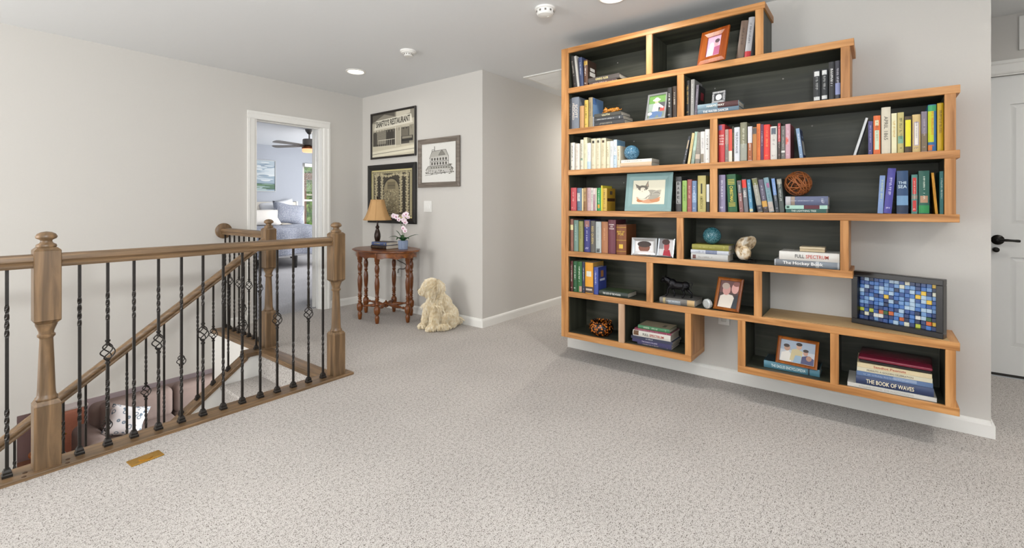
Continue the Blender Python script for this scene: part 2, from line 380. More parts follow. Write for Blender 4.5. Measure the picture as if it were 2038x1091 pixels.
# ---- hall door: white panelled, lever handle
def panel_door(name, x, y0, y1, z0, z1, rects, mat):
    mb = MB(); xb = x + .035
    mb.box(x + .008, xb, y0, y1, z0, z1)
    ys = sorted({y0, y1, *[r[0] for r in rects], *[r[1] for r in rects]}); zs = sorted({z0, z1, *[r[2] for r in rects], *[r[3] for r in rects]})
    for a, b in zip(ys, ys[1:]):
        for c, e in zip(zs, zs[1:]):
            cy, cz = (a + b) / 2, (c + e) / 2
            if any(r[0] < cy < r[1] and r[2] < cz < r[3] for r in rects): continue
            mb.box(x, x + .0085, a, b, c, e)
    d = struct(mb.build(name, mat))
    for r in rects:
        a, b, c, e = r; g = .028
        p = MB(); p.add([(x + .008, a, c), (x + .008, b, c), (x + .008, b, e), (x + .008, a, e), (x + .002, a + g, c + g), (x + .002, b - g, c + g), (x + .002, b - g, e - g), (x + .002, a + g, e - g)],
              [(0, 1, 5, 4), (1, 2, 6, 5), (2, 3, 7, 6), (3, 0, 4, 7), (4, 5, 6, 7)])
        p.build('panel', mat, d)
    return d
DW = M('#e0dfdc', .45, var=.01)
ya, yb = -1.385, -.575
hd = panel_door('door_2', DX + .02, ya, yb, .02, 2.032, [(-1.245, -1.03, 1.03, 1.84), (-.93, -.715, 1.03, 1.84), (-1.245, -1.03, .21, .81), (-.93, -.715, .21, .81)], DW)
mb = MB(); rx = Matrix.Translation((DX + .02, -.655, .925)) @ Matrix.Rotation(-pi / 2, 4, 'Y')
mb.lathe([(.030, 0), (.034, .006), (.026, .013), (.012, .018), (.011, .045), (0.001, .046)], 18).xf(rx)
mb.tube(bez([(DX - .022, -.655, .925), (DX - .026, -.70, .925), (DX - .022, -.755, .922)], 6), [.009] * 6 + [.0085, .008, .008, .008, .009, .0095, .008], 8)
mb.build('lever_handle', BLK, hd, smooth=True)
MB().lathe([(.017, 0), (.017, .03), (.012, .034), (.001, .035)], 14).xf(Matrix.Translation((DX + .02, -.645, .858)) @ Matrix.Rotation(-pi / 2, 4, 'Y')).build('lock_cylinder', BLK, hd, smooth=True)
struct(MB().box(DX + .03, DX + .1, -1.388, -.572, .0, .035).build('trim_leak_blocker', M('#3b3632', .8)))  # dark strip added behind the door bottom to stop light leaking under it
pnl = MB().cbox(DX, DX - .012, -1.25, -.75, 2.19, 2.415, .003).build('wall_access_panel', WHITE)
tag(pnl, 'plain white access panel on the wall above the hall door', 'panel')

# ---- windows: unseen ones added behind the camera for the fill lamps, bedroom window with blind
def window_frame(name, ax, fixed, a0, a1, z0, z1, t=.10, bars=1):
    mb = MB(); w = .05
    def B(a, b, c, e, d0=0, d1=t):
        if ax == 'y': mb.box(fixed + d0, fixed + d1, a, b, c, e)
        else: mb.box(a, b, fixed + d0, fixed + d1, c, e)
    B(a0, a0 + w, z0, z1); B(a1 - w, a1, z0, z1); B(a0 + w, a1 - w, z0, z0 + w); B(a0 + w, a1 - w, z1 - w, z1); B(a0 + w, a1 - w, (z0 + z1) / 2 - .02, (z0 + z1) / 2 + .02, t * .3, t * .7)
    for i in range(1, bars + 1):
        m = a0 + (a1 - a0) * i / (bars + 1); B(m - .025, m + .025, z0 + w, z1 - w, t * .2, t * .8)
    return struct(mb.build(name, WHITE))
window_frame('window_added_1', 'y', -2.72, -1.6, 1.4, .65, 2.25, bars=2)
window_frame('window_added_2', 'x', -2.72, -.75, 1.95, .6, 2.2, bars=2)
window_frame('window_added_3', 'y', -2.72, 3.15, 4.75, -.25, 2.05, bars=1)
w4 = window_frame('window_4', 'x', 10.27, 5.44, 6.5, .42, 2.1, .09, bars=0)
MB().box(5.44, 6.5, 10.315, 10.321, .42, 2.1).build('window_pane', glass('window_glass'), w4)
struct(MB().cbox(5.34, 6.60, 10.20, 10.25, .36, .419, .004).build('trim_7', WHITE))
window_frame('window_added_5', 'y', 7.02, 6.2, 9.0, .6, 2.2, bars=2)  # unseen side window added for the bedroom fill lamp
window_frame('window_added_6', 'y', 3.92, 5.9, 8.5, -2.25, -.75, .07, bars=2)  # unseen window added for the lower floor fill lamp
# ------------------------------------------------------------------ stairs
SX0, TR, RI = 1.70, .262, .187
def cap_z(x): return min(.012, -.246 + .75 * (x - 1.279))
st = thing('staircase', 'carpeted staircase going down between the two oak railings', 'stairs', (SX0, 3.4, 0))
for i in range(1, 14):
    z = -RI * i; x1 = SX0 - TR * (i - 1); x0 = x1 - TR
    mb = MB(); mb.rbox(x0 - .028, x1, 2.865 - 3.4 + 3.4, 3.86, z - .035, z, .012, 3)
    mb.xf(Matrix.Translation((-SX0, -3.4, 0)))
    mb.build('tread', CARPET, st, smooth=True)
    MB().box(x0 - .012 - SX0, x0 - SX0, 2.865 - 3.4, 3.86 - 3.4, z - RI, z - .02).build('riser', CARPET, st)
MB().box(-.012, .0, 2.865 - 3.4, 3.86 - 3.4, -RI, -.03).build('riser', CARPET, st)
MB().rbox(-.03, .085, 2.95 - 3.4, 3.85 - 3.4, -.022, .012, .008, 3).build('oak_nosing', OAK['Y'], st, smooth=True)
# white skirt wall under the sloped stringer
mb = MB(); pts = [(1.70, -.02), (1.64, -.02)] + [(x, cap_z(x) - .035) for x in (1.55, 1.0, .4, -.6, -1.5)]
low = [(x, z - .42) for x, z in pts[2:]][::-1] + [(1.70, -.55)]
mb.prism(pts + low, 3.86, 3.92, 'y'); mb.xf(Matrix.Translation((-SX0, -3.4, 0)))
mb.build('stringer_panel', WHITE, st)

# ------------------------------------------------------------------ railings
IRON = M('#2b2724', .42, metal=.55, var=.25, scale=60, bump=.3)
def square_bar(mb, z0, z1, tw, r=.0079):
    """square bar from z0 to z1 with twisted zones tw = [(a,b)]"""
    zs = {z0, z1}
    for a, b in tw:
        n = 14
        for k in range(n + 1): zs.add(a + (b - a) * k / n)
    zs = sorted(zs); vs = []; fs = []
    def ang(z):
        t = 0
        for a, b in tw: t += 2.0 * pi * max(0, min(1, (z - a) / (b - a)))
        return t
    for z in zs:
        for k in range(4):
            a = pi / 4 + k * pi / 2 + ang(z); vs.append((r * cos(a), r * sin(a), z))
    for i in range(len(zs) - 1):
        for k in range(4): fs.append((4 * i + k, 4 * i + (k + 1) % 4, 4 * i + 4 + (k + 1) % 4, 4 * i + 4 + k))
    fs += [(3, 2, 1, 0), tuple(range(len(vs) - 4, len(vs)))]
    mb.add(vs, fs)
_bal = {}
def baluster_meshes(L, kind):
    key = (round(L, 3), kind)
    if key in _bal: return _bal[key]
    bar = MB()
    if kind == 'twist':
        square_bar(bar, 0, L, [(L * .17, L * .33), (L * .67, L * .83)]); cage = None
    else:
        zc = L * .51; hh = .038
        square_bar(bar, 0, zc - hh, [(L * .20, L * .36)]); square_bar(bar, zc + hh, L, [(L * .68, L * .84)])
        for z in (zc - hh, zc + hh): bar.lathe([(.006, -.014), (.0105, -.012), (.0105, -.006), (.007, -.002), (.007, .002), (.0105, .006), (.0105, .012), (.006, .014)], 10, (0, 0, z + (.006 if z > zc else -.006)))
        cg = MB()
        for k in range(4):
            pts = []
            for i in range(13):
                t = i / 12; a = k * pi / 2 + t * pi * 1.0; rr = 0.005 + .0225 * sin(pi * t) ** .8
                pts.append((rr * cos(a), rr * sin(a), zc - hh + 2 * hh * t))
            cg.tube(pts, .0030, 5)
        cage = cg.mesh('basket', IRON, True)
    sh = MB(); sh.lathe([(.023, 0), (.023, .010), (.019, .014), (.019, .022), (.014, .030), (.013, .034)], 4).xf(Matrix.Rotation(pi / 4, 4, 'Z'))
    _bal[key] = (bar.mesh('baluster', IRON), cage, sh.mesh('shoe', IRON)); return _bal[key]
def baluster(parent, loc, L, kind, shoe_tilt=0):
    bar, cage, sh = baluster_meshes(L, kind)
    b = link('baluster', bar, parent, loc)
    if cage: link('basket', cage, b)
    s = link('shoe', sh, b)
    if shoe_tilt: s.location = (0, 0, -.004)
    return b
def newel(parent, x, y, mat=None):
    n = thing_part = bpy.data.objects.new('newel_post', None); COL.objects.link(n); n.parent = parent; n.location = (x, y, 0); n.empty_display_size = .05
    w = .0435
    lo = MB(); lo.cbox(-w, w, -w, w, 0, .29, .003)
    lo.add([(-w, -w, .289), (w, -w, .289), (w, w, .289), (-w, w, .289), (-.034, -.034, .306), (.034, -.034, .306), (.034, .034, .306), (-.034, .034, .306)], [(0, 1, 5, 4), (1, 2, 6, 5), (2, 3, 7, 6), (3, 0, 4, 7), (4, 5, 6, 7)])
    lo.build('lower_block', OAK['Z'], n)
    sh = MB(); sh.lathe([(.034, .304), (.038, .309), (.038, .317), (.033, .322), (.031, .332), (.0295, .36), (.026, .48), (.0225, .573), (.024, .578), (.030, .584), (.030, .592), (.025, .596), (.0255, .606), (.031, .622), (.036, .634), (.037, .642), (.030, .645)], 20)
    sh.build('turned_shaft', OAK['Z'], n, smooth=True, ang=50)
    up = MB(); up.cbox(-w, w, -w, w, .655, .965, .003)
    up.add([(-w, -w, .656), (w, -w, .656), (w, w, .656), (-w, w, .656), (-.03, -.03, .642), (.03, -.03, .642), (.03, .03, .642), (-.03, .03, .642)], [(0, 1, 5, 4), (1, 2, 6, 5), (2, 3, 7, 6), (3, 0, 4, 7), (4, 5, 6, 7)])
    up.add([(-w, -w, .964), (w, -w, .964), (w, w, .964), (-w, w, .964), (-.032, -.032, .976), (.032, -.032, .976), (.032, .032, .976), (-.032, .032, .976)], [(0, 1, 5, 4), (1, 2, 6, 5), (2, 3, 7, 6), (3, 0, 4, 7), (4, 5, 6, 7)])
    up.build('upper_block', OAK['Z'], n)
    MB().lathe([(.030, .974), (.035, .981), (.033, .989), (.023, .995), (.019, 1.003), (.021, 1.009), (.034, 1.016), (.0365, 1.024), (.031, 1.035), (.018, 1.043), (.001, 1.046)], 22).build('finial', OAK['Z'], n, smooth=True, ang=50)
    return n
RAILP = [(-.022, 0), (.022, 0), (.024, .008), (.019, .016), (.022, .024), (.030, .030), (.031, .042), (.026, .053), (.012, .059), (-.012, .059), (-.026, .053), (-.031, .042), (-.030, .030), (-.022, .024), (-.019, .016), (-.024, .008)]
YF = 2.892
# 1: balcony railing at the front
r1 = thing('balcony_railing', 'front oak railing with iron balusters along the edge of the carpet', 'railing', (1.77, YF, 0))
def off(o, base): return (o[0] - base[0], o[1] - base[1], o[2] - base[2])
b1 = (1.77, YF, 0)
newel(r1, .365 - 1.77, 0); newel(r1, 0, 0)
for a, b in ((-2.6, .365 - .04), (.365 + .04, 1.77 - .04)):
    MB().prism([(p, q + .889) for p, q in RAILP], a - 1.77, b - 1.77, 'x').build('handrail', OAK['X'], r1, smooth=True, ang=40)
MB().cbox(-2.6 - 1.77, .095, -.068, .068, -.005, .016, .004).build('base_plate', OAK['X'], r1)
for i in range(13):
    x = .474 + i * .1; baluster(r1, (x - 1.77, 0, .016), .875, 'basket' if i % 2 else 'twist')
for i in range(6):
    x = .246 - i * .1; baluster(r1, (x - 1.77, 0, .016), .875, 'basket' if i % 2 else 'twist')
for x in (.425, .29, .432, .297):
    dy = -.02 if x in (.425, .29) else .02
    MB().lathe([(.008, 0), (.008, .002), (.004, .004)], 10, (x - 1.77, -.038 + dy, .016)).build('screw_plug', M('#4a3524', .5), r1)
# 2: sloped stair railing
b2 = (1.78, 3.89, 0)
r2 = thing('stair_railing', 'sloping oak handrail with iron balusters on a slanted stringer', 'railing', b2)
newel(r2, 0, 0)
def rail_z(x): return .372 + .734 * (x - 1.112)
def sloped(name, prof, x0, x1, zf, parent, mat):
    mb = MB(); n = len(prof); vs = []; fs = []
    for x in (x0, x1): vs += [(x - b2[0], p, zf(x) + q * 1.15) for p, q in prof]
    fs = [(i, (i + 1) % n, n + (i + 1) % n, n + i) for i in range(n)] + [tuple(range(n)), tuple(range(n, 2 * n))]
    mb.add(vs, fs); return mb.build(name, mat, parent, smooth=True, ang=40)
sloped('handrail', RAILP, -1.6, 1.745, rail_z, r2, OAK['X'])
cp = [(-.05, -.03), (.05, -.03), (.05, -.006), (.044, 0), (-.044, 0), (-.05, -.006)]
sloped('stringer_cap', cp, -1.6, 1.60, lambda x: cap_z(x) , r2, OAK['X'])
MB().cbox(1.585 - b2[0], 1.84 - b2[0], -.055, .055, -.022, .014, .004).build('base_plate', OAK['X'], r2)
for i in range(20):
    x = 1.683 - i * .1017; z0 = cap_z(x)
    baluster(r2, (x - b2[0], 0, z0 - .002), round(min(rail_z(x), .9) - z0 + .004, 2) if i > 0 else .77, 'twist' if i % 2 == 0 else 'basket', 0 if i == 0 else 1)
# 3: level railing to the wall
b3 = (1.80, 3.94, 0)
r3 = thing('landing_railing', 'short level oak railing running from a newel post to the wall', 'railing', b3)
MB().prism([(p, q + .886) for p, q in RAILP], 0, YL - .012 - 3.94, 'y').build('handrail', OAK['Y'], r3, smooth=True, ang=40)
MB().lathe([(.072, 0), (.072, .012), (.062, .018), (.035, .020)], 28).xf(Matrix.Translation((0, YL - 3.94, .918)) @ Matrix.Rotation(pi / 2, 4, 'X')).build('wall_rosette', OAK['Z'], r3, smooth=True)
MB().cbox(-.102, .055, .01, YL - 3.94, -.022, .014, .004).build('base_plate', OAK['Y'], r3)
for i in range(8):
    baluster(r3, (0, 4.80 - 3.94 - i * .1, .014), .875, 'basket' if i % 2 == 1 else 'twist')
# brass floor plate
bp = thing('floor_outlet', 'brass floor outlet plate set in the carpet beside the railing', 'outlet', (.657, 2.637, 0), .06)
BRASS = M('#b98d3c', .35, metal=.75, var=.2, scale=80)
MB().cbox(-.062, .062, -.034, .034, 0, .006, .002).build('plate', BRASS, bp)
MB().lathe([(.027, .005), (.027, .009), (.022, .010)], 20).build('cap', BRASS, bp, smooth=True)
# ------------------------------------------------------------------ bookcase
XF = 3.02                                             # front plane of the bookcase
ZS = [2.338, 2.035, 1.728, 1.422, 1.118, .815, .513, .206]     # top faces of the eight shelves
PINE = {a: wood('bookcase_pine_' + a, '#98632e', '#cd965c', a, .42, 30, '#bb8249') for a in 'XYZ'}
PLY = wood('pale_ply', '#a98a5e', '#bb9b6d', 'Y', .6, 14)
BLACK = {a: wood('black_stain_' + a, '#2d2e24', '#4c4c3f', a, .5, 18, '#3a3b2f') for a in 'YZ'}
bc = thing('bookcase', 'stepped pine bookcase with black interior covering the wall', 'bookcase', (XW, .78, 0))
B0 = Vector((XW, .78, 0))
def bpart(mb, name, mat, parent=bc):
    mb.xf(Matrix.Translation(-B0)); return mb.build(name, mat, parent)
YLEFT = 1.878
ends = [.503, .089, -.314, -.313, -.312, .094, -.313, None]
TH = .038
def shelf(z, y0, y1, top_wood=None, end=True):
    """one shelf between y0 (left, larger) and y1 (right end)"""
    s = bpart(MB().box(XF + .018, XW - .001, y1 + (.036 if end else 0), y0, z - TH, z), 'shelf', BLACK['Y'])
    f = bpart(MB().cbox(XF, XF + .018, y1, y0, z - TH, z + .0005, .0015), 'front_trim', PINE['Y'], s)
    f.location = (0, 0, 0)
    if end: bpart(MB().cbox(XF + .018, XW - .001, y1, y1 + .036, z - TH, z + .0005, .0015), 'end_trim', PINE['X'], s)
    return s
for i, e in enumerate(ends):
    if e is None: continue
    if i == 6:
        s = shelf(ZS[i], YLEFT - .06, e)
        bpart(MB().box(XF + .018, XW - .001, e + .036, .518, ZS[i], ZS[i] + .002), 'top_veneer', PLY, s)
    else: shelf(ZS[i], YLEFT - .06, e)
shelf(ZS[7], YLEFT - .06, .918); shelf(ZS[7], .648, -.312)
def upright(y0, y1, zt, zb, outer=None, wide=False):
    u = bpart(MB().box(XF + .018, XW - .001, y1 + .002, y0 - .002, zb, zt), 'upright', BLACK['Z'])
    bpart(MB().cbox(XF + .0005, XF + .018, y1, y0, zb, zt, .0012), 'face_strip', PINE['Z'], u)
    if outer: bpart(MB().box(XF + .018, XW - .001, y1 - .001, y1 + .002, zb, zt), 'side_veneer', PINE['Z'], u)
    return u
# left side, full height, with a double face strip
u = bpart(MB().box(XF + .018, XW - .001, YLEFT - .06, YLEFT - .004, ZS[7] - TH, ZS[0]), 'upright', BLACK['Z'])
bpart(MB().cbox(XF, XF + .018, YLEFT - .042, YLEFT, ZS[7] - TH, ZS[0], .0015), 'face_strip', PINE['Z'], u)
bpart(MB().cbox(XF, XF + .016, YLEFT - .06, YLEFT - .043, ZS[7] - TH, ZS[0], .0015), 'face_strip', PINE['Z'], u)
bpart(MB().box(XF + .018, XW - .001, YLEFT - .004, YLEFT, ZS[7] - TH, ZS[0]), 'side_veneer', PINE['Z'], u)
UP = {0: [(1.213, 1.171, 0), (.554, .512, 0)], 1: [(1.007, .965, 0), (.146, .106, 1)], 2: [(.805, .763, 0), (-.259, -.299, 1)],
      3: [(.806, .763, 0), (-.259, -.299, 1)], 4: [(1.010, .968, 0), (.148, .112, 1)], 5: [(1.211, 1.168, 0), (.561, .520, 0)],
      6: [(1.413, 1.370, 0), (.957, .919, 1), (.648, .607, 0), (.192, .154, 0), (-.262, -.299, 1)]}
for r, L in UP.items():
    for a, b, o in L:
        u_ = upright(a, b, ZS[r] - TH, ZS[r + 1], o)
        if (r, a) == (6, 1.413): u_.children[0].data.materials[0] = wood('pale_pine', '#b08a6a', '#cbaa8c', 'Z', .5, 26)
# back boards, one for each row (two in the lowest)
for r in range(6):
    bpart(MB().box(XW - .008, XW - .001, UP[r][-1][0], YLEFT - .06, ZS[r + 1], ZS[r] - TH), 'back_panel', BLACK['Y'])
bpart(MB().box(XW - .008, XW - .001, .957, YLEFT - .06, ZS[7], ZS[6] - TH), 'back_panel', BLACK['Y'])
bpart(MB().box(XW - .008, XW - .001, -.262, .607, ZS[7], ZS[6] - TH), 'back_panel', BLACK['Y'])
for r, ys in ((0, (1.55, .8)), (1, (1.25, .85, .45)), (2, (1.42, .3)), (3, (1.5, .4))):
    for y in ys:
        bpart(MB().lathe([(.005, 0), (.005, .002), (.001, .003)], 8).xf(Matrix.Translation((XW - .008, y, ZS[r] - TH - .055)) @ Matrix.Rotation(-pi / 2, 4, 'Y')), 'screw', M('#8d8a84', .4, metal=.8))

# ------------------------------------------------------------------ books
PAGE = M('#cfc6b6', .9, var=.12, scale=200)
GRP = 'books on the wall bookcase'
ORD = ['', 'first', 'second', 'third', 'fourth', 'fifth', 'sixth', 'seventh', 'eighth', 'ninth', 'tenth', 'eleventh', 'twelfth', 'thirteenth', 'fourteenth', 'fifteenth', 'sixteenth', 'seventeenth']
rb = random.Random(3)
def book(label, t, h, d, col, loc, rot, hard=None, group=GRP, title=None, tcol='#e9e3d3', tsize=.5, bands=(), side=None, side_shapes=None, horiz=None, marks=True, author=None, rough=.45, tlen=.62, tz=.55):
    """spine faces -X, thickness along Y, height along Z; local origin at the foot of the spine"""
    o = thing('book', label, 'book', loc, rot, group)
    c = M(col, rough, var=.06, scale=60)
    if hard is None: hard = t > .022
    b = .0025 if hard else .0008; inset = .003 if hard else .0004
    mb = MB(); n = 5 if hard else 1; bul = min(.006, t * .16) if hard else .0008
    arc = [(-bul * (1 - ((2 * k / n) - 1) ** 2) if n > 1 else 0, t / 2 - t * k / n) for k in range(n + 1)]
    inner = [(x + b, y * (1 - 2 * b / t)) for x, y in arc]
    poly = [(d, t / 2)] + arc + [(d, -t / 2), (d, -t / 2 + b)] + inner[::-1] + [(d, t / 2 - b)]
    # U-shaped cover, built as a quad strip so that it stays clean
    out = [(d, t / 2)] + arc + [(d, -t / 2)]; inn = [(d, t / 2 - b)] + inner + [(d, -t / 2 + b)]
    m = len(out); vs = [(x, y, 0) for x, y in out] + [(x, y, h) for x, y in out] + [(x, y, 0) for x, y in inn] + [(x, y, h) for x, y in inn]; fs = []
    for i in range(m - 1):
        fs += [(i, i + 1, m + i + 1, m + i), (2 * m + i, 3 * m + i, 3 * m + i + 1, 2 * m + i + 1), (i, 2 * m + i, 2 * m + i + 1, i + 1), (m + i, m + i + 1, 3 * m + i + 1, 3 * m + i)]
    fs += [(0, m, 3 * m, 2 * m), (m - 1, 3 * m - 1, 4 * m - 1, 2 * m - 1)]
    mb.add(vs, fs); cov = mb.build('cover', c, o, smooth=True, ang=40)
    MB().box(b, d - inset, -t / 2 + b, t / 2 - b, inset, h - inset).build('pages', PAGE, o)
    def sp(y): return (-bul * (1 - (2 * y / t) ** 2) if n > 1 else 0)
    def strip(z0, z1, colr, y0=-.5, y1=.5, lift=.0003):
        q = MB(); K = 6 if n > 1 else 1
        ys = [t * (y0 + (y1 - y0) * k / K) for k in range(K + 1)]
        q.add([(sp(y) - lift, y, z) for z in (z0 * h, z1 * h) for y in ys], [(k, k + 1, K + 2 + k, K + 1 + k) for k in range(K)])
        return q.build('spine_band', M(colr, .5, var=.05), cov)
    for i, bd in enumerate(bands):
        z0, z1, cc = bd[:3]; yy = bd[3:] or (-.5, .5); strip(z0, z1, cc, yy[0], yy[1], .0003 + .0002 * i)
    xt = -bul - .0009 - .0002 * len(bands)
    tx = MB(); wmax = t * .8
    if horiz:                                        # short words stacked across the spine
        for s, zf, hf in horiz: put_text(tx, s, (xt, 0, zf * h), (0, -1, 0), (0, 0, 1), min(wmax * .95, len(s) * hf * h * .8), hf * h)
    if title:
        hgt = min(t * tsize, .03); L = min(h * tlen, len(title) * hgt * .78)
        put_text(tx, title, (xt, t * (.0 if not author else -.16), h * tz), (0, 0, -1), (0, -1, 0), L, hgt)
        if author: put_text(tx, author, (xt, t * .22, h * .55), (0, 0, -1), (0, -1, 0), min(h * .55, len(author) * hgt * .6), hgt * .62)
    elif marks and not horiz:
        k = rb.random(); hgt = min(.011, t * (rb.uniform(.3, .46) if tsize == .5 else tsize * .8))
        put_marks(tx, (xt, 0, h * .60), (0, 0, -1), (0, -1, 0), h * rb.uniform(.38, .6), hgt, rb)
        if k < .6: put_marks(tx, (xt, 0, h * .12), (0, -1, 0), (0, 0, 1), t * .5, t * .3, rb)
    if tx.f:
        me = bpy.data.meshes.new('spine_lettering'); me.from_pydata(tx.v, [], tx.f); me.materials.append(M(tcol, .45, var=.02)); me.update()
        link('spine_lettering', me, o)
    if side:                                         # printed front board, seen from the right
        q = MB(); e = -t / 2 - .0004
        q.quad((.004, e, .002), (d - .001, e, .002), (d - .001, e, h - .002), (.004, e, h - .002)); fb = q.build('front_print', M(side, .4, var=.12, scale=25), o)
        for cc, (a0, b0, a1, b1) in (side_shapes or []):
            MB().quad((a0 * d, e - .0003, b0 * h), (a1 * d, e - .0003, b0 * h), (a1 * d, e - .0003, b1 * h), (a0 * d, e - .0003, b1 * h)).build('front_panel', M(cc, .4), fb)
    return o
def row(r, bay, L, dep=.145, X0=XF + .028):
    """upright books read off the photograph: (x0, x1, ytop, lean px, colour, description, options)"""
    zs = ZS[r + 1] + .0008
    rowname = ['top', 'second', 'third', 'fourth', 'fifth', 'sixth', 'bottom'][r] + ' row'
    for i, e in enumerate(L):
        x0, x1, yt, lean, col, desc = e[:6]; kw = dict(e[6]) if len(e) > 6 else {}
        X = X0 + rb.uniform(-.004, .006) + kw.pop('back', 0)
        ya, _ = onX(x0, 400, X); yb, _ = onX(x1, 400, X); edges = [YLEFT - .06] + [q for u_ in UP[r] for q in u_[:2]]
        for lf, rt in zip(edges[::2], edges[1::2]):
            if rt < (ya + yb) / 2 < lf: ya = min(ya, lf - .001); yb = max(yb, rt + .001)
        t = max(.006, (ya - yb) * .985); yc = (ya + yb) / 2
        _, zt = onX((x0 + x1) / 2 + lean, yt, X); h = zt - zs; ang = 0
        if lean:
            yl, _ = onX((x0 + x1) / 2 + lean, 400, X); ang = math.atan2(yc - yl, h); h = h / cos(ang) - t / 2 * abs(sin(ang)); t *= cos(ang)
        h = min(h, .262); d = kw.pop('d', dep * rb.uniform(.93, 1.08) if h < .2 else .165)
        lab = '%s, %s from left, %s %s' % (desc, ORD[i + 1], rowname, bay)
        book(lab, t, h, d, col, (X, yc, zs + abs(sin(ang)) * t / 2), (ang, 0, 0), **kw)
def stack(r, bay, L, X0=XF + .03, dz=0):
    """books lying flat, from the bottom up: (x0, x1, thickness, depth, colour, description, options)"""
    z = ZS[r + 1] + .0008 + dz
    rowname = ['top', 'second', 'third', 'fourth', 'fifth', 'sixth', 'bottom'][r] + ' row'
    for e in L:
        x0, x1, t, d, col, desc = e[:6]; kw = dict(e[6]) if len(e) > 6 else {}
        rz = kw.pop('rz', 0); X = X0 + kw.pop('dx', 0)
        ya, _ = onX(x0, 400, X); yb, _ = onX(x1, 400, X)
        book('%s, lying flat in %s %s' % (desc, rowname, bay), t, (ya - yb), d, col, (X, yb, z + t / 2), (-pi / 2, 0, rz), **kw)
        z += t + .0006
    return z
LB, RB, FB = 'left bay', 'right bay', 'far right end'
W_ = '#ded9d0'
row(0, LB, [
 (1141.6, 1148.0, 112, -6.5, '#2e2b29', 'black book with silver lettering', dict(tcol='#b9b4a8')),
 (1149.2, 1153.5, 111.5, -7, '#b5b2ad', 'thin silver grey book'),
 (1154.2, 1161.3, 114.5, -3.5, '#3a4463', 'dark blue book with pale lettering', dict(tcol='#c9cede')),
 (1162.5, 1169.8, 119.5, -.8, '#5a3b2a', 'brown book with bold white lettering', dict(tcol='#f0ece4', side='#3a2a22', bands=[(.8, .95, '#a9883c')], side_shapes=[('#d9d5cd', (.25, .42, .85, .58)), ('#d9d5cd', (.3, .62, .8, .74))])),
])
stack(0, LB, [
 (1172.5, 1226, .019, .15, '#51403f', 'thin brown book under the grey novel', dict(tcol='#c9b9ae')),
 (1171, 1233, .034, .155, '#4d4744', 'thick grey brown novel with yellow lettering', dict(title='GREG ILES', tcol='#d8c98c', tsize=.42, hard=True)),
])
row(0, RB, [
 (1465, 1479.8, 41, 10.5, '#6a5648', 'tall taupe leather book', dict(tcol='#463a31', d=.17)),
 (1481, 1493.5, 34, 9.5, '#a9a9ac', 'silver book with red foot', dict(bands=[(.02, .16, '#b3242c')], tcol='#5a5c60', d=.17)),
])
row(1, LB, [
 (1131.6, 1137.3, 197, 0, '#2a2a2e', 'narrow black book with white lettering', dict(tcol='#d7d7d7')),
 (1137.7, 1152.2, 193.8, 0, '#747a84', 'thick steel grey book with white name', dict(title='SCOTT', tcol='#dcd2c8', tsize=.42, author='PRESUMED')),
 (1153.8, 1162.2, 211, 0, '#b98d5c', 'short tan paperback', dict(marks=False)),
 (1163.3, 1170.2, 199.5, 0, '#c8a84e', 'mustard paperback with dark lettering', dict(tcol='#3a2c18')),
 (1171.5, 1179.3, 194.2, 0, '#8f7f5f', 'olive brown book with blue cover picture', dict(tcol='#5f523c', side='#6f8fb6', d=.17, side_shapes=[('#dfe3ea', (.02, .02, .98, .35)), ('#4d6ea0', (.02, .78, .35, .97))])),
])
zt = stack(1, LB, [
 (1183.5, 1243.5, .034, .16, '#3b3c3e', 'thick charcoal book, lowest of tiger stack', dict(tcol='#9d9887')),
 (1183, 1240.5, .029, .17, '#3f4144', 'charcoal book with white line, mid tiger stack', dict(tcol='#e2e2e0', tsize=.3)),
 (1183, 1236.3, .028, .16, '#45443f', 'dark grey novel right under the tiger figurine', dict(title='LILITH', tcol='#d9cf9f', tsize=.45)),
])
ZT_TIGER = zt
row(1, 'beside upright', [
 (1327.8, 1337, 174.8, 0, '#2b2927', 'black book with jumbled white lettering', dict(tcol='#e5e0d8')),
 (1338.6, 1346.6, 171.8, 0, '#3a2c22', 'black and brown book with cream lettering', dict(tcol='#d8cfbd')),
])
row(1, RB, [
 (1365, 1372.6, 160.5, 0, '#2c2823', 'black book with large gold lettering', dict(tcol='#c7a75f', tsize=.5)),
 (1374, 1381.2, 158.3, 1.2, '#8e8c88', 'grey book with pale lettering', dict(tcol='#d8d6d0')),
 (1382, 1387.2, 168.8, 4, '#5b5560', 'slate book with black cover and red disc', dict(tcol='#b9b0b6', side='#1c1b1c', side_shapes=[('#8c2630', (.35, .55, .8, .8)), ('#b9b9b9', (.25, .3, .85, .4))])),
])
ZT_CLOCK = stack(1, RB, [
 (1388.5, 1470.8, .031, .15, '#5d7484', 'blue grey book with white lettering', dict(title='THE WATER DANCER', tcol='#e8eaea', tsize=.45)),
 (1388.5, 1470.4, .033, .15, '#7b94a0', 'pale blue book fading to dark red', dict(title="HARM'S WAY", tcol='#f0ece2', tsize=.4, bands=[(.01, .5, '#4d2b2c')])),
])
row(1, FB, [
 (1618.5, 1633, 139.5, 0, '#26282a', 'black binder with white disc', dict(bands=[(.80, .95, '#d9dad8', -.35, .35), (.04, .15, '#d4d6d4', -.4, .4)], tcol='#a9aba8')),
 (1634, 1647.6, 137.5, 0, '#26282a', 'twin black binder with white disc', dict(bands=[(.82, .96, '#d9dad8', -.35, .35), (.06, .17, '#d4d6d4', -.4, .4)], tcol='#a9aba8')),
 (1649.4, 1661.3, 123.3, 0, '#2a2a2d', 'tall black book with white script', dict(tcol='#ecebe8', tsize=.55)),
 (1662.2, 1672.6, 120.8, 0, '#3a3a44', 'dark book shading to lavender blue', dict(bands=[(.12, .42, '#8b93bd')], tcol='#c9c9d4')),
])
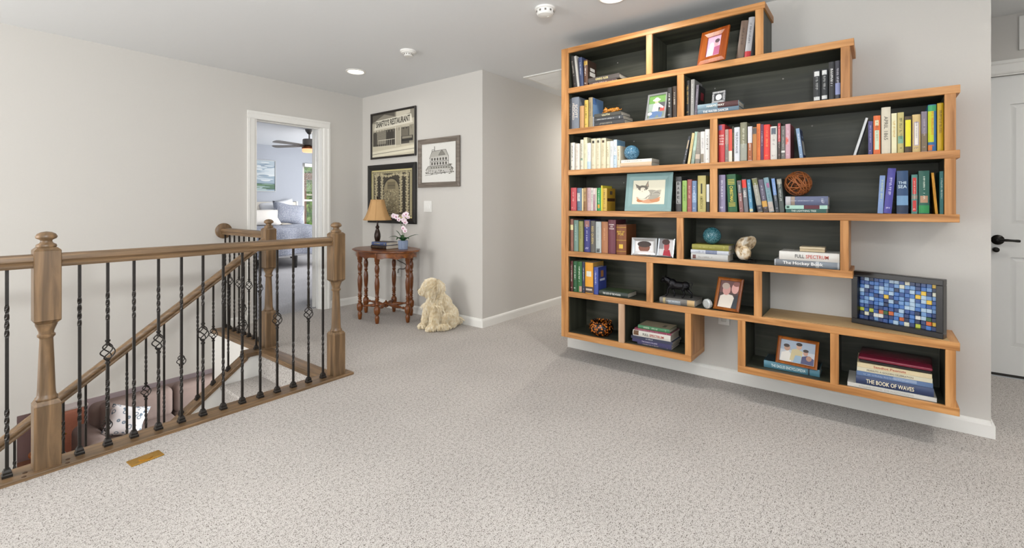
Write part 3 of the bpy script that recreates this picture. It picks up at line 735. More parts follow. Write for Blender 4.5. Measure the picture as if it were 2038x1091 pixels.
row(2, LB, [
 (1135, 1143.8, 284.2, 0, '#e0dccf', 'cream paperback with black lettering', dict(tcol='#3c3a36')),
 (1145, 1153.6, 286, 0, '#ddd5c8', 'plain off white paperback', dict(tcol='#b9a9a0')),
 (1155, 1161.2, 278.2, 0, '#d8d2bd', 'narrow ivory book with green emblem', dict(tcol='#5b5647', bands=[(.31, .38, '#7f9a86', -.3, .3)])),
 (1161.4, 1168.4, 273.6, 0, '#d4cfae', 'tall pale olive cream book', dict(tcol='#b4ae93', d=.16)),
 (1168.6, 1175.8, 284.8, 0, '#e2e2e2', 'white book with pale blue foot', dict(bands=[(.02, .3, '#b9cfe0')], tcol='#b6bcc6')),
 (1176.6, 1185.6, 276.1, 0, '#d6ccb0', 'cream volume with black square label', dict(bands=[(.84, .93, '#2d2a25', -.25, .2)], tcol='#b3a684')),
 (1186, 1195.4, 275.6, 0, '#d8ceb2', 'matching cream volume with dark label', dict(bands=[(.85, .93, '#2f2b26', -.25, .2)], tcol='#b7ab8a')),
 (1196, 1205.8, 275.1, 0, '#d5caab', 'cream volume with brown label', dict(bands=[(.85, .93, '#4a3320', -.25, .2)], tcol='#b0a27f')),
 (1207, 1213.4, 281.4, 0, '#d9d2b4', 'cream book with orange brown lettering', dict(tcol='#9a7a4e')),
 (1213.8, 1220.3, 280.8, 0, '#d5d6d2', 'pale grey paperback', dict(tcol='#a4a8a8')),
 (1221, 1227.6, 278.2, 0, '#b9cad6', 'light blue and white paperback', dict(bands=[(.45, .95, '#dfe3e4')], tcol='#6f8ca4', side='#7da3bd')),
 (1228.2, 1234.4, 290.4, 0, '#dccdb3', 'short cream paperback beside the glass ball', dict(tcol='#8b7a58', back=.006)),
])
ZT_BALL = stack(2, LB, [
 (1235.2, 1297, .031 + .0, .15, '#cfb295', 'beige slipcase', dict(marks=False, side='#b4946f', hard=True)),
 (1236, 1297, .021, .14, '#dcdad2', 'white book with grey lettering right under blue ball', dict(tcol='#8f958f')),
])
row(2, 'beside upright', [
 (1358.5, 1363, 271, 12, '#3f4248', 'thin dark leaning book', dict(bands=[(.55, .85, '#b99b62', -.2, .3)], tcol='#d5d5d5')),
 (1368, 1372.8, 264.8, 9.5, '#d6c08a', 'thin cream yellow leaning book', dict(tcol='#8a7444')),
 (1375, 1381.2, 262.2, 8, '#a9c4b1', 'mint green leaning book', dict(bands=[(0.01, .42, '#8fa094')], tcol='#e2e6dc')),
 (1382.8, 1392.5, 263.2, 3.5, '#8b857b', 'grey leaning book with pale figure', dict(bands=[(.15, .3, '#c4b4a4')], tcol='#a9a398')),
 (1394.5, 1402.5, 262, 0, '#dcd8d4', 'white book with picture at foot', dict(bands=[(.03, .3, '#8d8371', -.3, .45)], tcol='#8f8d90')),
 (1403.2, 1412.4, 257.3, 0, '#e4e1db', 'tall white book with black lettering', dict(tcol='#3b3a3a')),
])
row(2, RB, [
 (1428.3, 1442.4, 248, 0, '#c53a3d', 'red book with stacked white words', dict(horiz=[('GONE', .70, .05), ('WITH', .62, .05), ('THE', .55, .045), ('WIND', .48, .05)], tcol='#f4dcd4', bands=[(.85, .98, '#7a6a98', -.1, .5)])),
 (1443.2, 1449.6, 257.6, 0, '#a98a80', 'dusty pink brown paperback', dict(bands=[(.02, .55, '#7d7670')], tcol='#d7c6bc')),
 (1450, 1457, 257.2, 0, '#d8503f', 'paperback red above white below', dict(bands=[(.01, .34, '#e2dccb')], marks=False)),
 (1457.6, 1460.8, 251.8, 0, '#3c3a2e', 'very thin black and yellow book', dict(tcol='#d8b552')),
 (1461.3, 1472.2, 253.4, 0, '#d4d7dc', 'pale grey book with large dark lettering', dict(title='THE DUTCH HOUSE', tcol='#4c525c', tsize=.42)),
 (1473.2, 1486.6, 243.7, 0, '#83816a', 'tall olive patterned book', dict(bands=[(.02, .45, '#9a9c90')], tcol='#dcd9c2', d=.175)),
 (1488.3, 1497, 251.8, 0, '#d5d2d8', 'white book with rust patterned foot', dict(bands=[(.02, .52, '#a4603c')], tcol='#ece6dc')),
 (1498, 1505.6, 253.4, 0, '#b3783e', 'caramel book with dark head', dict(bands=[(.80, .98, '#574f4a')], marks=False)),
 (1506, 1513.2, 246.4, 0, '#e07a38', 'bright orange book', dict(tcol='#c25f24')),
 (1513.6, 1519.6, 247.4, 0, '#5b3350', 'plum purple book with white lettering', dict(tcol='#d9c8d6')),
 (1520, 1532.4, 248, 0, '#d9382f', 'scarlet book with orange lettering', dict(tcol='#f09a52', tsize=.5)),
 (1533.2, 1546.6, 251.8, 0, '#d2cdc6', 'pale grey book with dark picture near head', dict(bands=[(.76, .95, '#5a6470', -.32, .35)], tcol='#8e8a84')),
 (1548.2, 1553.2, 244.2, 0, '#4a3c34', 'narrow dark book with red head', dict(bands=[(.48, .98, '#b8353b')], tcol='#e8d8d0')),
 (1554.6, 1562.4, 250.7, 0, '#6a6762', 'grey book with white label', dict(bands=[(.2, .26, '#dcdad4', -.5, .5)], tcol='#b8b4ae')),
 (1563.2, 1573, 246.9, 0, '#c49aa4', 'thick pink book with dark red cover', dict(bands=[(.42, .62, '#d8685c', -.1, .45)], tcol='#dcc2c8', side='#8f3a40', d=.16)),
 (1591.5, 1598.6, 255.6, -8, '#7d96b4', 'leaning light blue book with navy cover', dict(tcol='#e6e9ee', side='#1f2f5e', side_shapes=[('#cfcbbd', (.3, .14, .92, .62)), ('#9fb2d0', (.4, .72, .85, .79))])),
])
row(2, FB, [
 (1698, 1703.2, 234.5, 25, '#c9cbcb', 'thin pale grey book leaning right', dict(tcol='#9ea2a2', marks=False)),
 (1728, 1736.6, 241.3, 0, '#4c4579', 'indigo book with pale lettering', dict(tcol='#b9b4d6')),
 (1738.2, 1752.4, 230.3, 0, '#d96a32', 'orange book with cream labels', dict(bands=[(.12, .62, '#cfe0c4', -.3, .3), (.74, .88, '#e8dfb8', -.25, .25)], tcol='#8a6a46', tsize=.3)),
 (1754, 1772.6, 213.6, 0, '#d6cdb8', 'tall cream history book with grey title', dict(title='APRIL 1865', tcol='#6b6458', tsize=.42, d=.17)),
 (1774, 1784.8, 225.5, 0, '#e6e0b8', 'ivory book with yellow lettering', dict(tcol='#d0a93c')),
 (1785.8, 1799, 224, 0, '#c6b878', 'khaki book with green square', dict(bands=[(.24, .42, '#7fae96', -.4, .4)], tcol='#5b5a3c')),
 (1800.4, 1814.2, 231.5, 0, '#4a3a26', 'dark brown book with long yellow hexagon', dict(bands=[(.17, .9, '#e8dd2c', -.4, .4)], tcol='#f0e64a', marks=False)),
 (1815.4, 1832.4, 228, 0, '#dcbf83', 'cream gold book with oval white label', dict(bands=[(.18, .8, '#b7a7c0', -.28, .28), (.2, .78, '#efe8dc', -.2, .2)], tcol='#7a6f80', tsize=.22)),
 (1833.6, 1845.2, 221.8, 0, '#7f7580', 'grey violet paperback', dict(bands=[(.02, .45, '#7a6a50')], tcol='#c0b4bc')),
 (1846.6, 1863.6, 208.3, 0, '#2f6aa0', 'tall lime yellow and blue book', dict(bands=[(.2, .98, '#c9d21f', -.2, .5), (.86, .985, '#3fa06a', -.5, .5), (.02, .14, '#d97a2c', .0, .5)], tcol='#d8622c', tsize=.38)),
 (1865.2, 1878.6, 205.1, 0, '#c9a417', 'tall mustard gold book', dict(tcol='#6d5410', tsize=.55)),
])
row(3, LB, [
 (1136, 1147, 373.8, 0, '#b8494e', 'thick red paperback', dict(tcol='#e6b0ac')),
 (1148.6, 1157.6, 374.2, 0, '#5d7488', 'slate blue paperback with white label', dict(bands=[(.42, .78, '#dadbd6', -.2, .45)], tcol='#3c4c5c')),
 (1158, 1160.9, 375, 0, '#d6c296', 'very thin cream book', dict(marks=False)),
 (1161.4, 1168, 373.9, 0, '#8b6440', 'brown and tan paperback', dict(bands=[(.4, .98, '#b99a6a', -.2, .5)], tcol='#4a3420')),
 (1168.6, 1176, 373.8, 0, '#c3a4a4', 'dusty pink paperback', dict(tcol='#9c787c')),
 (1176.4, 1180.2, 374, 0, '#d6d0c6', 'thin white paperback with black marks', dict(tcol='#2f2c2a', tsize=.6)),
 (1180.6, 1184.6, 374.2, 0, '#a88088', 'thin mauve pink paperback', dict(bands=[(.72, .98, '#d8c9c4')], tcol='#e0ccd0')),
 (1185, 1187.6, 374.4, 0, '#d9ceba', 'thin beige paperback', dict(marks=False)),
 (1188.2, 1196, 374, 0, '#2c8a4c', 'bright green paperback', dict(tcol='#bfe0c4', bands=[(.12, .28, '#d99a2c', -.25, .25)])),
 (1196.3, 1198.9, 369.4, 0, '#d9c83c', 'thin lemon yellow book', dict(marks=False)),
 (1199.3, 1207.8, 374.8, 0, '#c9a648', 'gold paperback with picture cover', dict(tcol='#4c3a1c', side='#b98f2c', side_shapes=[('#5c4a3c', (.35, .72, .65, .88)), ('#4a2c18', (.05, .42, .95, .56))])),
])
row(3, 'beside upright', [
 (1345, 1356.4, 351.8, 0, '#3b3a3a', 'black book with lettered grey blocks', dict(horiz=[('B', .80, .075), ('A', .67, .075), ('B', .54, .075), ('E', .41, .075), ('L', .28, .075)], tcol='#1c1b1b', bands=[(.22, .86, '#8f8e8c', -.42, .42)])),
 (1357.9, 1367, 359.5, 0, '#8fb05c', 'spring green paperback', dict(tcol='#5d7a38')),
 (1368, 1376.8, 357.3, 0, '#9a5450', 'brick red paperback', dict(tcol='#d8a49a')),
 (1377.5, 1386.2, 360, 0, '#6d84a6', 'blue paperback with white foot lettering', dict(bands=[(.3, .6, '#8fa6c2')], tcol='#cfd8e4')),
 (1388.6, 1404.8, 349.7, 0, '#bdb06c', 'thick olive yellow book with dark bar', dict(bands=[(.5, .78, '#3a3826', -.1, .1)], title='AMERICAN', tcol='#7d7338', tsize=.35, tlen=.36, tz=.26, d=.16)),
 (1406, 1411.6, 366.5, 0, '#22221f', 'narrow black book with white upper half', dict(bands=[(.36, .99, '#d8dbd8')], marks=False)),
])
row(3, RB, [
 (1428, 1443.6, 348.2, 0, '#9188a6', 'thick lavender book with white script', dict(tcol='#e6e2ec', tsize=.5, d=.16)),
 (1449, 1467.4, 347, -3.5, '#1f5a34', 'thick green book with gold bands of lettering', dict(title='CHRISTMAS', tcol='#d8c84e', tsize=.34, tlen=.42, tz=.48, bands=[(q_, q_ + .014, '#d8c84e', -.36, .36) for q_ in (.73, .77, .81, .85, .15, .19, .23)], d=.16)),
 (1472, 1480, 359.3, -5.5, '#8a5f5c', 'dusty red book with slate head', dict(bands=[(.6, .98, '#5a5a5c')], tcol='#dcd4d0')),
 (1481.2, 1489.7, 356.8, -5.2, '#6f6f74', 'grey book with bright red head', dict(bands=[(.74, .98, '#d63a30')], title='HERE', tcol='#e8e4dc', tsize=.55)),
 (1492.2, 1499, 357.4, -6, '#4f88a8', 'sky blue book', dict(bands=[(.02, .1, '#c9c29a')], tcol='#b6d4e0', tsize=.55)),
 (1508, 1518.4, 355, -12.5, '#9a988c', 'grey olive book leaning left with dark figure', dict(bands=[(.02, .2, '#4c4c54'), (.8, .98, '#77784c')], tcol='#cfcdc4')),
 (1519.4, 1529.6, 357.4, -11, '#5a5466', 'dark violet book with glowing gold band', dict(bands=[(.16, .34, '#c99a4c'), (.02, .14, '#4a4038')], tcol='#b6b0c0')),
 (1530.8, 1541.2, 353.6, -12, '#7c9aa4', 'teal book with pink patch', dict(bands=[(.7, .84, '#a8628e', -.4, .1), (.02, .3, '#b8aca4')], tcol='#4f7f88')),
 (1543.7, 1550.6, 354.2, -9, '#3c4248', 'dark book with light blue upper half', dict(bands=[(.5, .98, '#6f8fc2')], tcol='#d2d8e2')),
 (1551.7, 1561.4, 355.6, -6.5, '#49504d', 'dark grey green book with pale head', dict(bands=[(.84, .98, '#9a978c')], tcol='#c9ccc6')),
])
ZT_WICKER = stack(3, RB, [
 (1564, 1644.5, .021, .14, '#2c5a52', 'dark green book with white lettering', dict(title='THE LIGHTNING TREE', tcol='#d6e2da', tsize=.5)),
 (1563, 1646.8, .020, .14, '#a9cfc0', 'mint book with dark red panel', dict(bands=[(.18, .55, '#5c2430'), (.9, .97, '#24443c', -.3, .3)], marks=False)),
 (1563, 1648.4, .049, .14, '#5d6480', 'thick slate blue book with beige end', dict(bands=[(.87, .99, '#b8b6b8'), (.77, .86, '#9c8a7a')], tcol='#cdd0dc', tsize=.12)),
])
row(3, FB, [
 (1746.4, 1757.2, 349.3, 4.8, '#7f97c4', 'light blue book leaning right', dict(tcol='#c6d2a4')),
 (1758, 1774.2, 335, 9.4, '#4a4596', 'violet blue book leaning right with white lettering', dict(tcol='#c9c6ea', tsize=.42)),
 (1784.5, 1807.6, 340, 0, '#27456a', 'thick navy book with sea picture', dict(bands=[(.2, .42, '#6f95b8'), (.02, .19, '#1d2f48')], horiz=[('THE', .72, .06), ('SEA', .63, .075)], tcol='#c6d8e4', d=.165)),
 (1813.8, 1826.2, 347.6, 0, '#4a8078', 'teal book with red panels', dict(bands=[(.06, .34, '#c23a36', -.3, .3), (.5, .92, '#c23a36', -.3, .3), (.38, .47, '#8a8478', -.5, .5)], tcol='#f0d0c0', tsize=.25)),
 (1828, 1849.8, 340, 0, '#21594c', 'thick bottle green book with white horse patch', dict(bands=[(.02, .2, '#2a8a4c'), (.26, .42, '#b0866a', -.35, .35)], tcol='#d8e6d4', tsize=.22, d=.165)),
 (1861.4, 1866.9, 344, -8.2, '#c98c14', 'thin amber book leaning left', dict(tcol='#a8661c')),
 (1870.2, 1878.6, 341, 0, '#2c6a68', 'narrow dark teal book with white bars', dict(tcol='#dfe8d8', tsize=.5)),
])
row(4, LB, [
 (1132.2, 1140.8, 436, 0, '#8a5c4c', 'brown red book with cream label', dict(bands=[(.66, .82, '#d8cf9a')], tcol='#b48a74', marks=False)),
 (1142, 1151, 438.3, 0, '#6e8a80', 'grey green book with pale lettering', dict(tcol='#b4c8be')),
 (1151.8, 1160.2, 440.3, 0, '#8f8c52', 'olive book', dict(tcol='#5c5a34')),
 (1162.8, 1174.6, 437.6, 0, '#3a3a78', 'navy violet book with white lettering', dict(bands=[(.78, .97, '#9a6a64', -.4, .4)], tcol='#d0d0e6')),
 (1175.2, 1184.2, 439.5, 0, '#5b5752', 'grey book with large gold capitals', dict(title='RED QUEEN', tcol='#c2ab6c', tsize=.5)),
 (1185.4, 1196.2, 441.3, 0, '#b4bab8', 'silver grey book with dark foot', dict(bands=[(.02, .14, '#4a4c4c', -.3, .3)], tcol='#8f9694')),
 (1197.2, 1209.8, 441.5, 0, '#a9714c', 'copper brown book', dict(tcol='#d8a478')),
 (1210.6, 1225.4, 437.8, 0, '#6a3440', 'tall maroon book with white heading', dict(horiz=[('POEMS', .86, .04), ('AND', .80, .035), ('TALES', .74, .04)], tcol='#ece0d8', side='#54262e', d=.17)),
 (1226.6, 1246.5, 447, 0, '#7a4520', 'thick brown leather book with gold lettering', dict(horiz=[('BEST OF', .76, .05), ('POE', .68, .08)], tcol='#d8b23c', bands=[(.90, .912, '#d8b23c'), (.47, .48, '#d8b23c'), (.20, .34, '#d8b23c', -.2, .2), (.1, .11, '#d8b23c')], side='#6a3a1a', d=.17)),
])
ZT_GLOBE = stack(4, RB, [
 (1375.5, 1449, .040, .14, '#bcbcba', 'pale grey book, lowest of globe stack', dict(tcol='#8f8d8a', bands=[(.86, .95, '#6a4440', -.3, .3)], tsize=.3)),
 (1375, 1450.5, .023, .145, '#c4c8d2', 'white and blue book, middle of globe stack', dict(bands=[(.3, .6, '#76809c')], tcol='#8c92a4')),
 (1377.5, 1450.5, .034, .145, '#8f8a3c', 'olive green cloth book under teal globe', dict(tcol='#c2bc6a', tsize=.3)),
])
ZT_FS = stack(4, RB, [
 (1541.5, 1671, .036, .15, '#b3b5b8', 'grey sports book with white lettering', dict(title='The Hockey Book', tcol='#f4f4f2', tsize=.62, bands=[(.03, .3, '#7d858e'), (.35, .98, '#75797e')])),
 (1551, 1671, .047, .17, '#d9d6d0', 'thick white book with black and red lettering', dict(title='FULL', tcol='#3a3a3a', tsize=.5, dx=.0)),
])
row(5, LB, [
 (1132.2, 1140.4, 519.2, 0, '#5c2a26', 'dark red book with white lettering', dict(tcol='#e8e0d4', tsize=.5)),
 (1141.2, 1148.6, 520, 0, '#2a5a38', 'dark green book with white lettering', dict(tcol='#dfe8d8', tsize=.5)),
 (1149.2, 1158, 521, 0, '#33683a', 'green book with white lettering and pink foot', dict(tcol='#eef0e4', tsize=.5, bands=[(.02, .2, '#b08a78', -.5, 0)])),
 (1159, 1163.8, 522, 0, '#2c3048', 'thin navy book with white lettering', dict(tcol='#d8dae6', tsize=.5)),
 (1164.6, 1180.4, 522.6, 0, '#dd9a2c', 'amber yellow book with white disc', dict(bands=[(.55, .72, '#d8d2c4', -.3, .3), (.02, .22, '#4a3c34'), (.10, .16, '#c4b4a4', -.4, .4)], marks=False, side='#b9924c', d=.165)),
 (1181.6, 1190.6, 532, 0, '#3a4a94', 'short bright blue book with picture cover', dict(tcol='#dfe2f0', side='#33418a', d=.13, side_shapes=[('#a8703c', (.3, .62, .62, .86)), ('#c9ccde', (.2, .48, .8, .56))])),
])
stack(5, LB, [
 (1192.8, 1250, .034, .15, '#2f3a34', 'dark green novel with white lettering', dict(title='THE GOD OF THE WOODS', tcol='#e6e8e2', tsize=.42, side='#4a5a3c', rz=0)),
])
ZT_BULL = stack(5, RB, [
 (1313, 1384, .038, .16, '#6d6a66', 'thick grey marbled book under the black bull', dict(bands=[(.83, .9, '#a99a70'), (.02, .22, '#c2a374'), (.4, .75, '#8f98a0', -.2, .5)], tcol='#d0d4d6', tsize=.3)),
])
stack(6, 'middle bay', [
 (1268.5, 1336.5, .0115, .155, '#3c3a5c', 'dark violet book, lowest of pile', dict(tcol='#d6c8b0', dx=.02)),
 (1258.5, 1336.5, .0195, .17, '#3f3c66', 'purple book with white lettering', dict(title="THE KING'S COLLEGE", tcol='#d8d4e4', tsize=.4, dx=.02)),
 (1256, 1338.5, .0195, .175, '#363a52', 'dark navy book', dict(title='LA BELLE', tcol='#c9ccd6', tsize=.4, dx=.02)),
 (1260, 1335, .040, .17, '#dad6cd', 'thick white book with black and red title', dict(title='FULL', tcol='#3a3a3a', tsize=.42, dx=.02, bands=[(.84, .98, '#6a4a30', -.45, .3)])),
 (1263, 1336, .014, .165, '#8a3a50', 'thin maroon book', dict(tcol='#d8b4bc', dx=.02)),
 (1270, 1333, .024, .15, '#3f7a52', 'green book with tan cover, topmost', dict(tcol='#d6e2cc', dx=.02, side='#a99a80', side_shapes=[('#4a4238', (.25, .2, .6, .3))])),
])
ZT_EAGLE = stack(6, 'right of gap', [
 (1520.5, 1631.5, .040, .15, '#4f7f90', 'thick teal blue book with white lettering', dict(title='THE EAGLES ENCYCLOPEDIA', tcol='#d8e6e6', tsize=.42, dx=.04, side='#25343c', bands=[(.17, .2, '#25343c')])),
])
ZT_WAVES = stack(6, 'far right bay', [
 (1686.5, 1864.5, .020, .22, '#cfcdc8', 'wide white book with grey lettering', dict(title='ROLLING STONE: THE PHOTOGRAPHS', tcol='#b0aca4', tsize=.5, side='#d8d4cc', dx=-.005)),
 (1703.5, 1858.5, .042, .2, '#2b3a5e', 'thick navy book with cream title', dict(title='THE BOOK OF WAVES', tcol='#f0e6c8', tsize=.5, dx=0)),
 (1704.5, 1857, .022, .2, '#5a7298', 'slate blue book with foamy pattern', dict(bands=[(.2, .5, '#8a9ab4', -.5, .2)], tcol='#a9b6ca', dx=.003)),
 (1705.5, 1856, .020, .2, '#d4cdb4', 'cream book with thin dark lettering', dict(title='PEANUTS: A GOLDEN CELEBRATION', tcol='#6a6252', tsize=.45, dx=.005)),
 (1706, 1855, .022, .2, '#d9c8a2', 'cream book with bold red lettering', dict(title='Sandlot Peanuts', tcol='#a8362c', tsize=.5, dx=.007)),
])
# the two-colour title of the two white books
for o in [o for o in COL.objects if o.name.startswith('book') and 'thick white book with black and red' in o.get('label', '')]:
    L = [c for c in o.children if c.name.startswith('spine_lettering')][0]; cv = [c for c in o.children if c.name.startswith('cover')][0]
    h = max(v[2] for v in cv.bound_box); t_ = max(v[1] for v in cv.bound_box) * 2; x_ = L.data.vertices[0].co.x; pr = L
    bpy.data.objects.remove(L)
    for s_, zc, ln, cl in (('FULL', .647, .155, '#3a3a3a'), ('SPECTRUM', .357, .37, '#b8432f')):
        g = MB(); put_text(g, s_, (x_, 0, h * zc), (0, 0, -1), (0, -1, 0), h * ln, t_ * .42)
        me = bpy.data.meshes.new('spine_lettering'); me.from_pydata(g.v, [], g.f); me.materials.append(M(cl, .45)); link('spine_lettering', me, o)
# ------------------------------------------------------------------ objects on the bookcase
def blob(mb, voxel, mat, name, parent=None, loc=(0, 0, 0), it=4):
    """overlapping primitives fused into one continuous skin"""
    me = mb.mesh('raw', mat); o = bpy.data.objects.new('raw', me); COL.objects.link(o)
    r = o.modifiers.new('r', 'REMESH'); r.mode = 'VOXEL'; r.voxel_size = voxel
    s = o.modifiers.new('s', 'SMOOTH'); s.iterations = it; s.factor = .5
    dg = bpy.context.evaluated_depsgraph_get(); dg.update()
    m2 = bpy.data.meshes.new_from_object(o.evaluated_get(dg)); bpy.data.objects.remove(o); m2.name = name
    m2.materials.clear(); m2.materials.append(mat)
    m2.polygons.foreach_set('use_smooth', [True] * len(m2.polygons))
    return link(name, m2, parent, loc)
def frame(name, label, cat, X, Y, z, yaw, w, lean, h, fw, ft, mat, shapes, inner='#e8e4da', mat_w=0, group=None, stand=True, part='frame', lift=0):
    """picture frame leaning back; (X, Y) is its lower left corner; local: faces -X, width along Y"""
    yaw = R(yaw); lean = R(lean)
    cx, cy = X + sin(yaw) * w / 2, Y - cos(yaw) * w / 2
    o = thing(name, label, cat, (cx, cy, z + lift), 0, group)
    o.rotation_mode = 'XYZ'; o.rotation_euler = (0, lean, yaw)
    mb = MB()
    for a, b, c, d in (((-w / 2, 0), (w / 2, 0), (w / 2 - fw, fw), (-w / 2 + fw, fw)), ((w / 2, 0), (w / 2, h), (w / 2 - fw, h - fw), (w / 2 - fw, fw)),
                       ((w / 2, h), (-w / 2, h), (-w / 2 + fw, h - fw), (w / 2 - fw, h - fw)), ((-w / 2, h), (-w / 2, 0), (-w / 2 + fw, fw), (-w / 2 + fw, h - fw))):
        m1 = ((a[0] * .5 + d[0] * .5), (a[1] * .5 + d[1] * .5)); m2 = ((b[0] * .5 + c[0] * .5), (b[1] * .5 + c[1] * .5))
        P = lambda p, x: (x, p[0], p[1])
        mb.add([P(a, 0), P(b, 0), P(c, 0), P(d, 0), P(a, -ft * .7), P(b, -ft * .7), P(c, -ft * .55), P(d, -ft * .55), P(m1, -ft), P(m2, -ft)],
               [(0, 1, 5, 4), (4, 5, 9, 8), (8, 9, 6, 7), (7, 6, 2, 3), (3, 2, 1, 0), (0, 4, 8, 7, 3), (1, 2, 6, 9, 5)])
    mb.build(part, mat, o)
    MB().box(-.001, .003, -w / 2 + fw * .4, w / 2 - fw * .4, fw * .4, h - fw * .4).build('backing', M('#4a443c', .8), o)
    iw, ih = w - 2 * fw, h - 2 * fw
    if mat_w:
        MB().box(-.0035, -.001, -iw / 2, iw / 2, fw, fw + ih).build('mat_board', M(inner, .9), o); iw -= 2 * mat_w; ih -= 2 * mat_w
    p = print_on('picture', o, shapes, iw, ih); p.location = (-.0036 if mat_w else -.0015, 0, fw + mat_w)
    if stand:
        MB().add([(.003, -.015, h * .75), (.003, .015, h * .75), (.003 + h * .45 * sin(lean + .35), .02, .012), (.003 + h * .45 * sin(lean + .35), -.02, .012),
                  (.006, -.015, h * .75), (.006, .015, h * .75), (.006 + h * .45 * sin(lean + .35), .02, .012), (.006 + h * .45 * sin(lean + .35), -.02, .012)],
                 [(0, 1, 2, 3), (7, 6, 5, 4), (0, 4, 5, 1), (1, 5, 6, 2), (2, 6, 7, 3), (3, 7, 4, 0)]).build('easel_back', M('#3a342e', .8), o)
    return o
OW = wood('frame_orange_wood', '#8a3d12', '#b5601f', 'Z', .3, 30)
OW2 = wood('frame_honey_wood', '#7d3f14', '#a8611f', 'Z', .3, 30)
full = rect(0, 0, 1, 1)
frame('photo_frame', 'orange wood frame with pink portrait, leaning in the top row', 'photo frame', 3.045, .884, ZS[1] + .001, -15, .18, 15, .225, .045, .016, OW,
      [('#cfa2c0', full), ('#d8b4cc', rect(.05, .4, .95, .95)), ('#e2d2dc', disc(.35, .55, .16, .17)), ('#c9a0a8', disc(.68, .62, .16, .17)), ('#5a4048', disc(.72, .74, .17, .10)), ('#ece4e6', [(.05, .05), (.1, .42), (.5, .45), (.62, .05)]), ('#b0567e', [(.5, .05), (.55, .45), (.95, .48), (.97, .05)])], group='photo frames on the bookcase')
frame('photo_frame', 'silver frame with seated man in straw hat, second row', 'photo frame', 3.04, 1.225, ZS[2] + .001, -5, .14, 15, .185, .012, .014, M('#c3c4c4', .3, metal=.6),
      [('#6f7a6a', full), ('#5c8a3a', rect(0, .62, 1, 1)), ('#8c9a90', rect(0, .3, .35, .65)), ('#3c3c40', rect(.55, .35, 1, .68)), ('#b03a34', rect(.72, .28, .98, .46)), ('#d4d2d0', [(.25, .3), (.3, .62), (.5, .7), (.68, .6), (.92, .46), (.9, .40), (.62, .48), (.6, .28)]), ('#4f6a92', [(.1, 0), (.2, .28), (.5, .3), (.9, .22), (.85, .02), (.7, .0), (.6, .14), (.4, .0)]), ('#d0a184', disc(.46, .72, .10, .08)), ('#e6dcc0', disc(.46, .80, .24, .06)), ('#eee4c8', disc(.46, .84, .13, .07)), ('#e2e0de', disc(.12, .2, .14, .07))], group='photo frames on the bookcase')
cat_shapes = [('#e2dcc6', full), ('#cf9a78', disc(.50, .30, .37, .26, 20, pi, 2 * pi)), ('#b9774f', disc(.24, .16, .10, .08, 10)), ('#c4875f', disc(.70, .18, .16, .10, 12)),
  ('#a09a8d', disc(.58, .40, .28, .20, 22)), ('#e4dcc8', disc(.34, .40, .21, .24, 22)), ('#ded6c3', disc(.31, .62, .17, .15, 20)),
  ('#7c756a', [(.13, .66), (.07, .86), (.22, .76)]), ('#7c756a', [(.38, .74), (.47, .99), (.50, .70)]), ('#b59d88', [(.42, .76), (.465, .92), (.47, .74)]),
  ('#6d675d', [(.17, .62), (.16, .74), (.28, .79), (.42, .77), (.49, .66), (.42, .58), (.36, .70), (.27, .70), (.22, .60)]), ('#2c2824', disc(.23, .60, .018, .024, 8)), ('#2c2824', disc(.38, .60, .018, .024, 8)), ('#8a5a4c', [(.285, .545), (.325, .545), (.305, .52)])]
for k in range(7):
    cat_shapes += [('#6f695e' if k % 2 else '#c9c3b6', q) for q in stroke([(.40 + .035 * k + (.46 - .03 * k) * (1 - cos(pi * t / 10)) / 2, .18 + .035 * k + (.14 - .012 * k) * sin(pi * t / 10) + .02 * t) for t in range(11)], .016)]
cat_shapes += [('#8d877a', q) for q in stroke([(.16 + .30 * t / 8, .30 - .10 * sin(pi * t / 8)) for t in range(9)], .010)]
frame('cat_drawing', 'drawing of a curled cat in wide teal frame, fourth row', 'picture', 3.04, 1.373, ZS[4] + .001, 0, .322, 10, .262, .048, .012, M('#7f9d9c', .45, var=.1, scale=12), cat_shapes)
couple = [('#4a3c3a', full), ('#6a4a48', rect(0, .55, 1, 1)), ('#e2d8cc', [(.02, 0), (.08, .42), (.35, .52), (.7, .48), (.86, .3), (.86, 0)]), ('#30363e', [(.7, 0), (.8, .45), (.98, .50), (1, 0)]), ('#cf9a92', disc(.36, .66, .20, .20)), ('#d8a49c', disc(.78, .74, .18, .20)), ('#b9a69a', disc(.30, .80, .20, .12)), ('#8a5a54', disc(.82, .9, .17, .09))]
frame('photo_frame', 'honey wood frame with blurred couple portrait beside the bull', 'photo frame', 3.075, .798, ZS[6] + .001, -10, .155, 22, .205, .018, .016, OW2, couple, group='photo frames on the bookcase')
fam = [('#b9bcc0', full), ('#9aa6b4', rect(0, .55, 1, 1)), ('#d9d4cc', [(.02, .02), (.05, .4), (.25, .52), (.36, .3), (.34, .02)]), ('#c2b38a', [(.3, .1), (.34, .6), (.5, .66), (.66, .55), (.62, .1)]), ('#8fa6b8', [(.4, .02), (.45, .35), (.62, .36), (.62, .02)]), ('#48486a', [(.62, .02), (.64, .34), (.8, .42), (.98, .3), (.98, .02)]), ('#b08a74', disc(.2, .64, .09, .14)), ('#3a2e2a', disc(.18, .74, .09, .08)), ('#c09a84', disc(.54, .76, .08, .13)), ('#2e2622', disc(.54, .87, .09, .08)), ('#b88e7a', disc(.74, .52, .07, .12)), ('#3a302c', disc(.74, .62, .08, .07)), ('#a8806c', disc(.84, .30, .08, .12))]
frame('photo_frame', 'small wood frame with family group photo standing on teal book', 'photo frame', 3.085, .458, ZT_EAGLE + .001, -5, .205, 25, .155, .016, .014, OW2, fam, group='photo frames on the bookcase')
CHR = M('#c9cbcd', .15, metal=.9, var=.02)
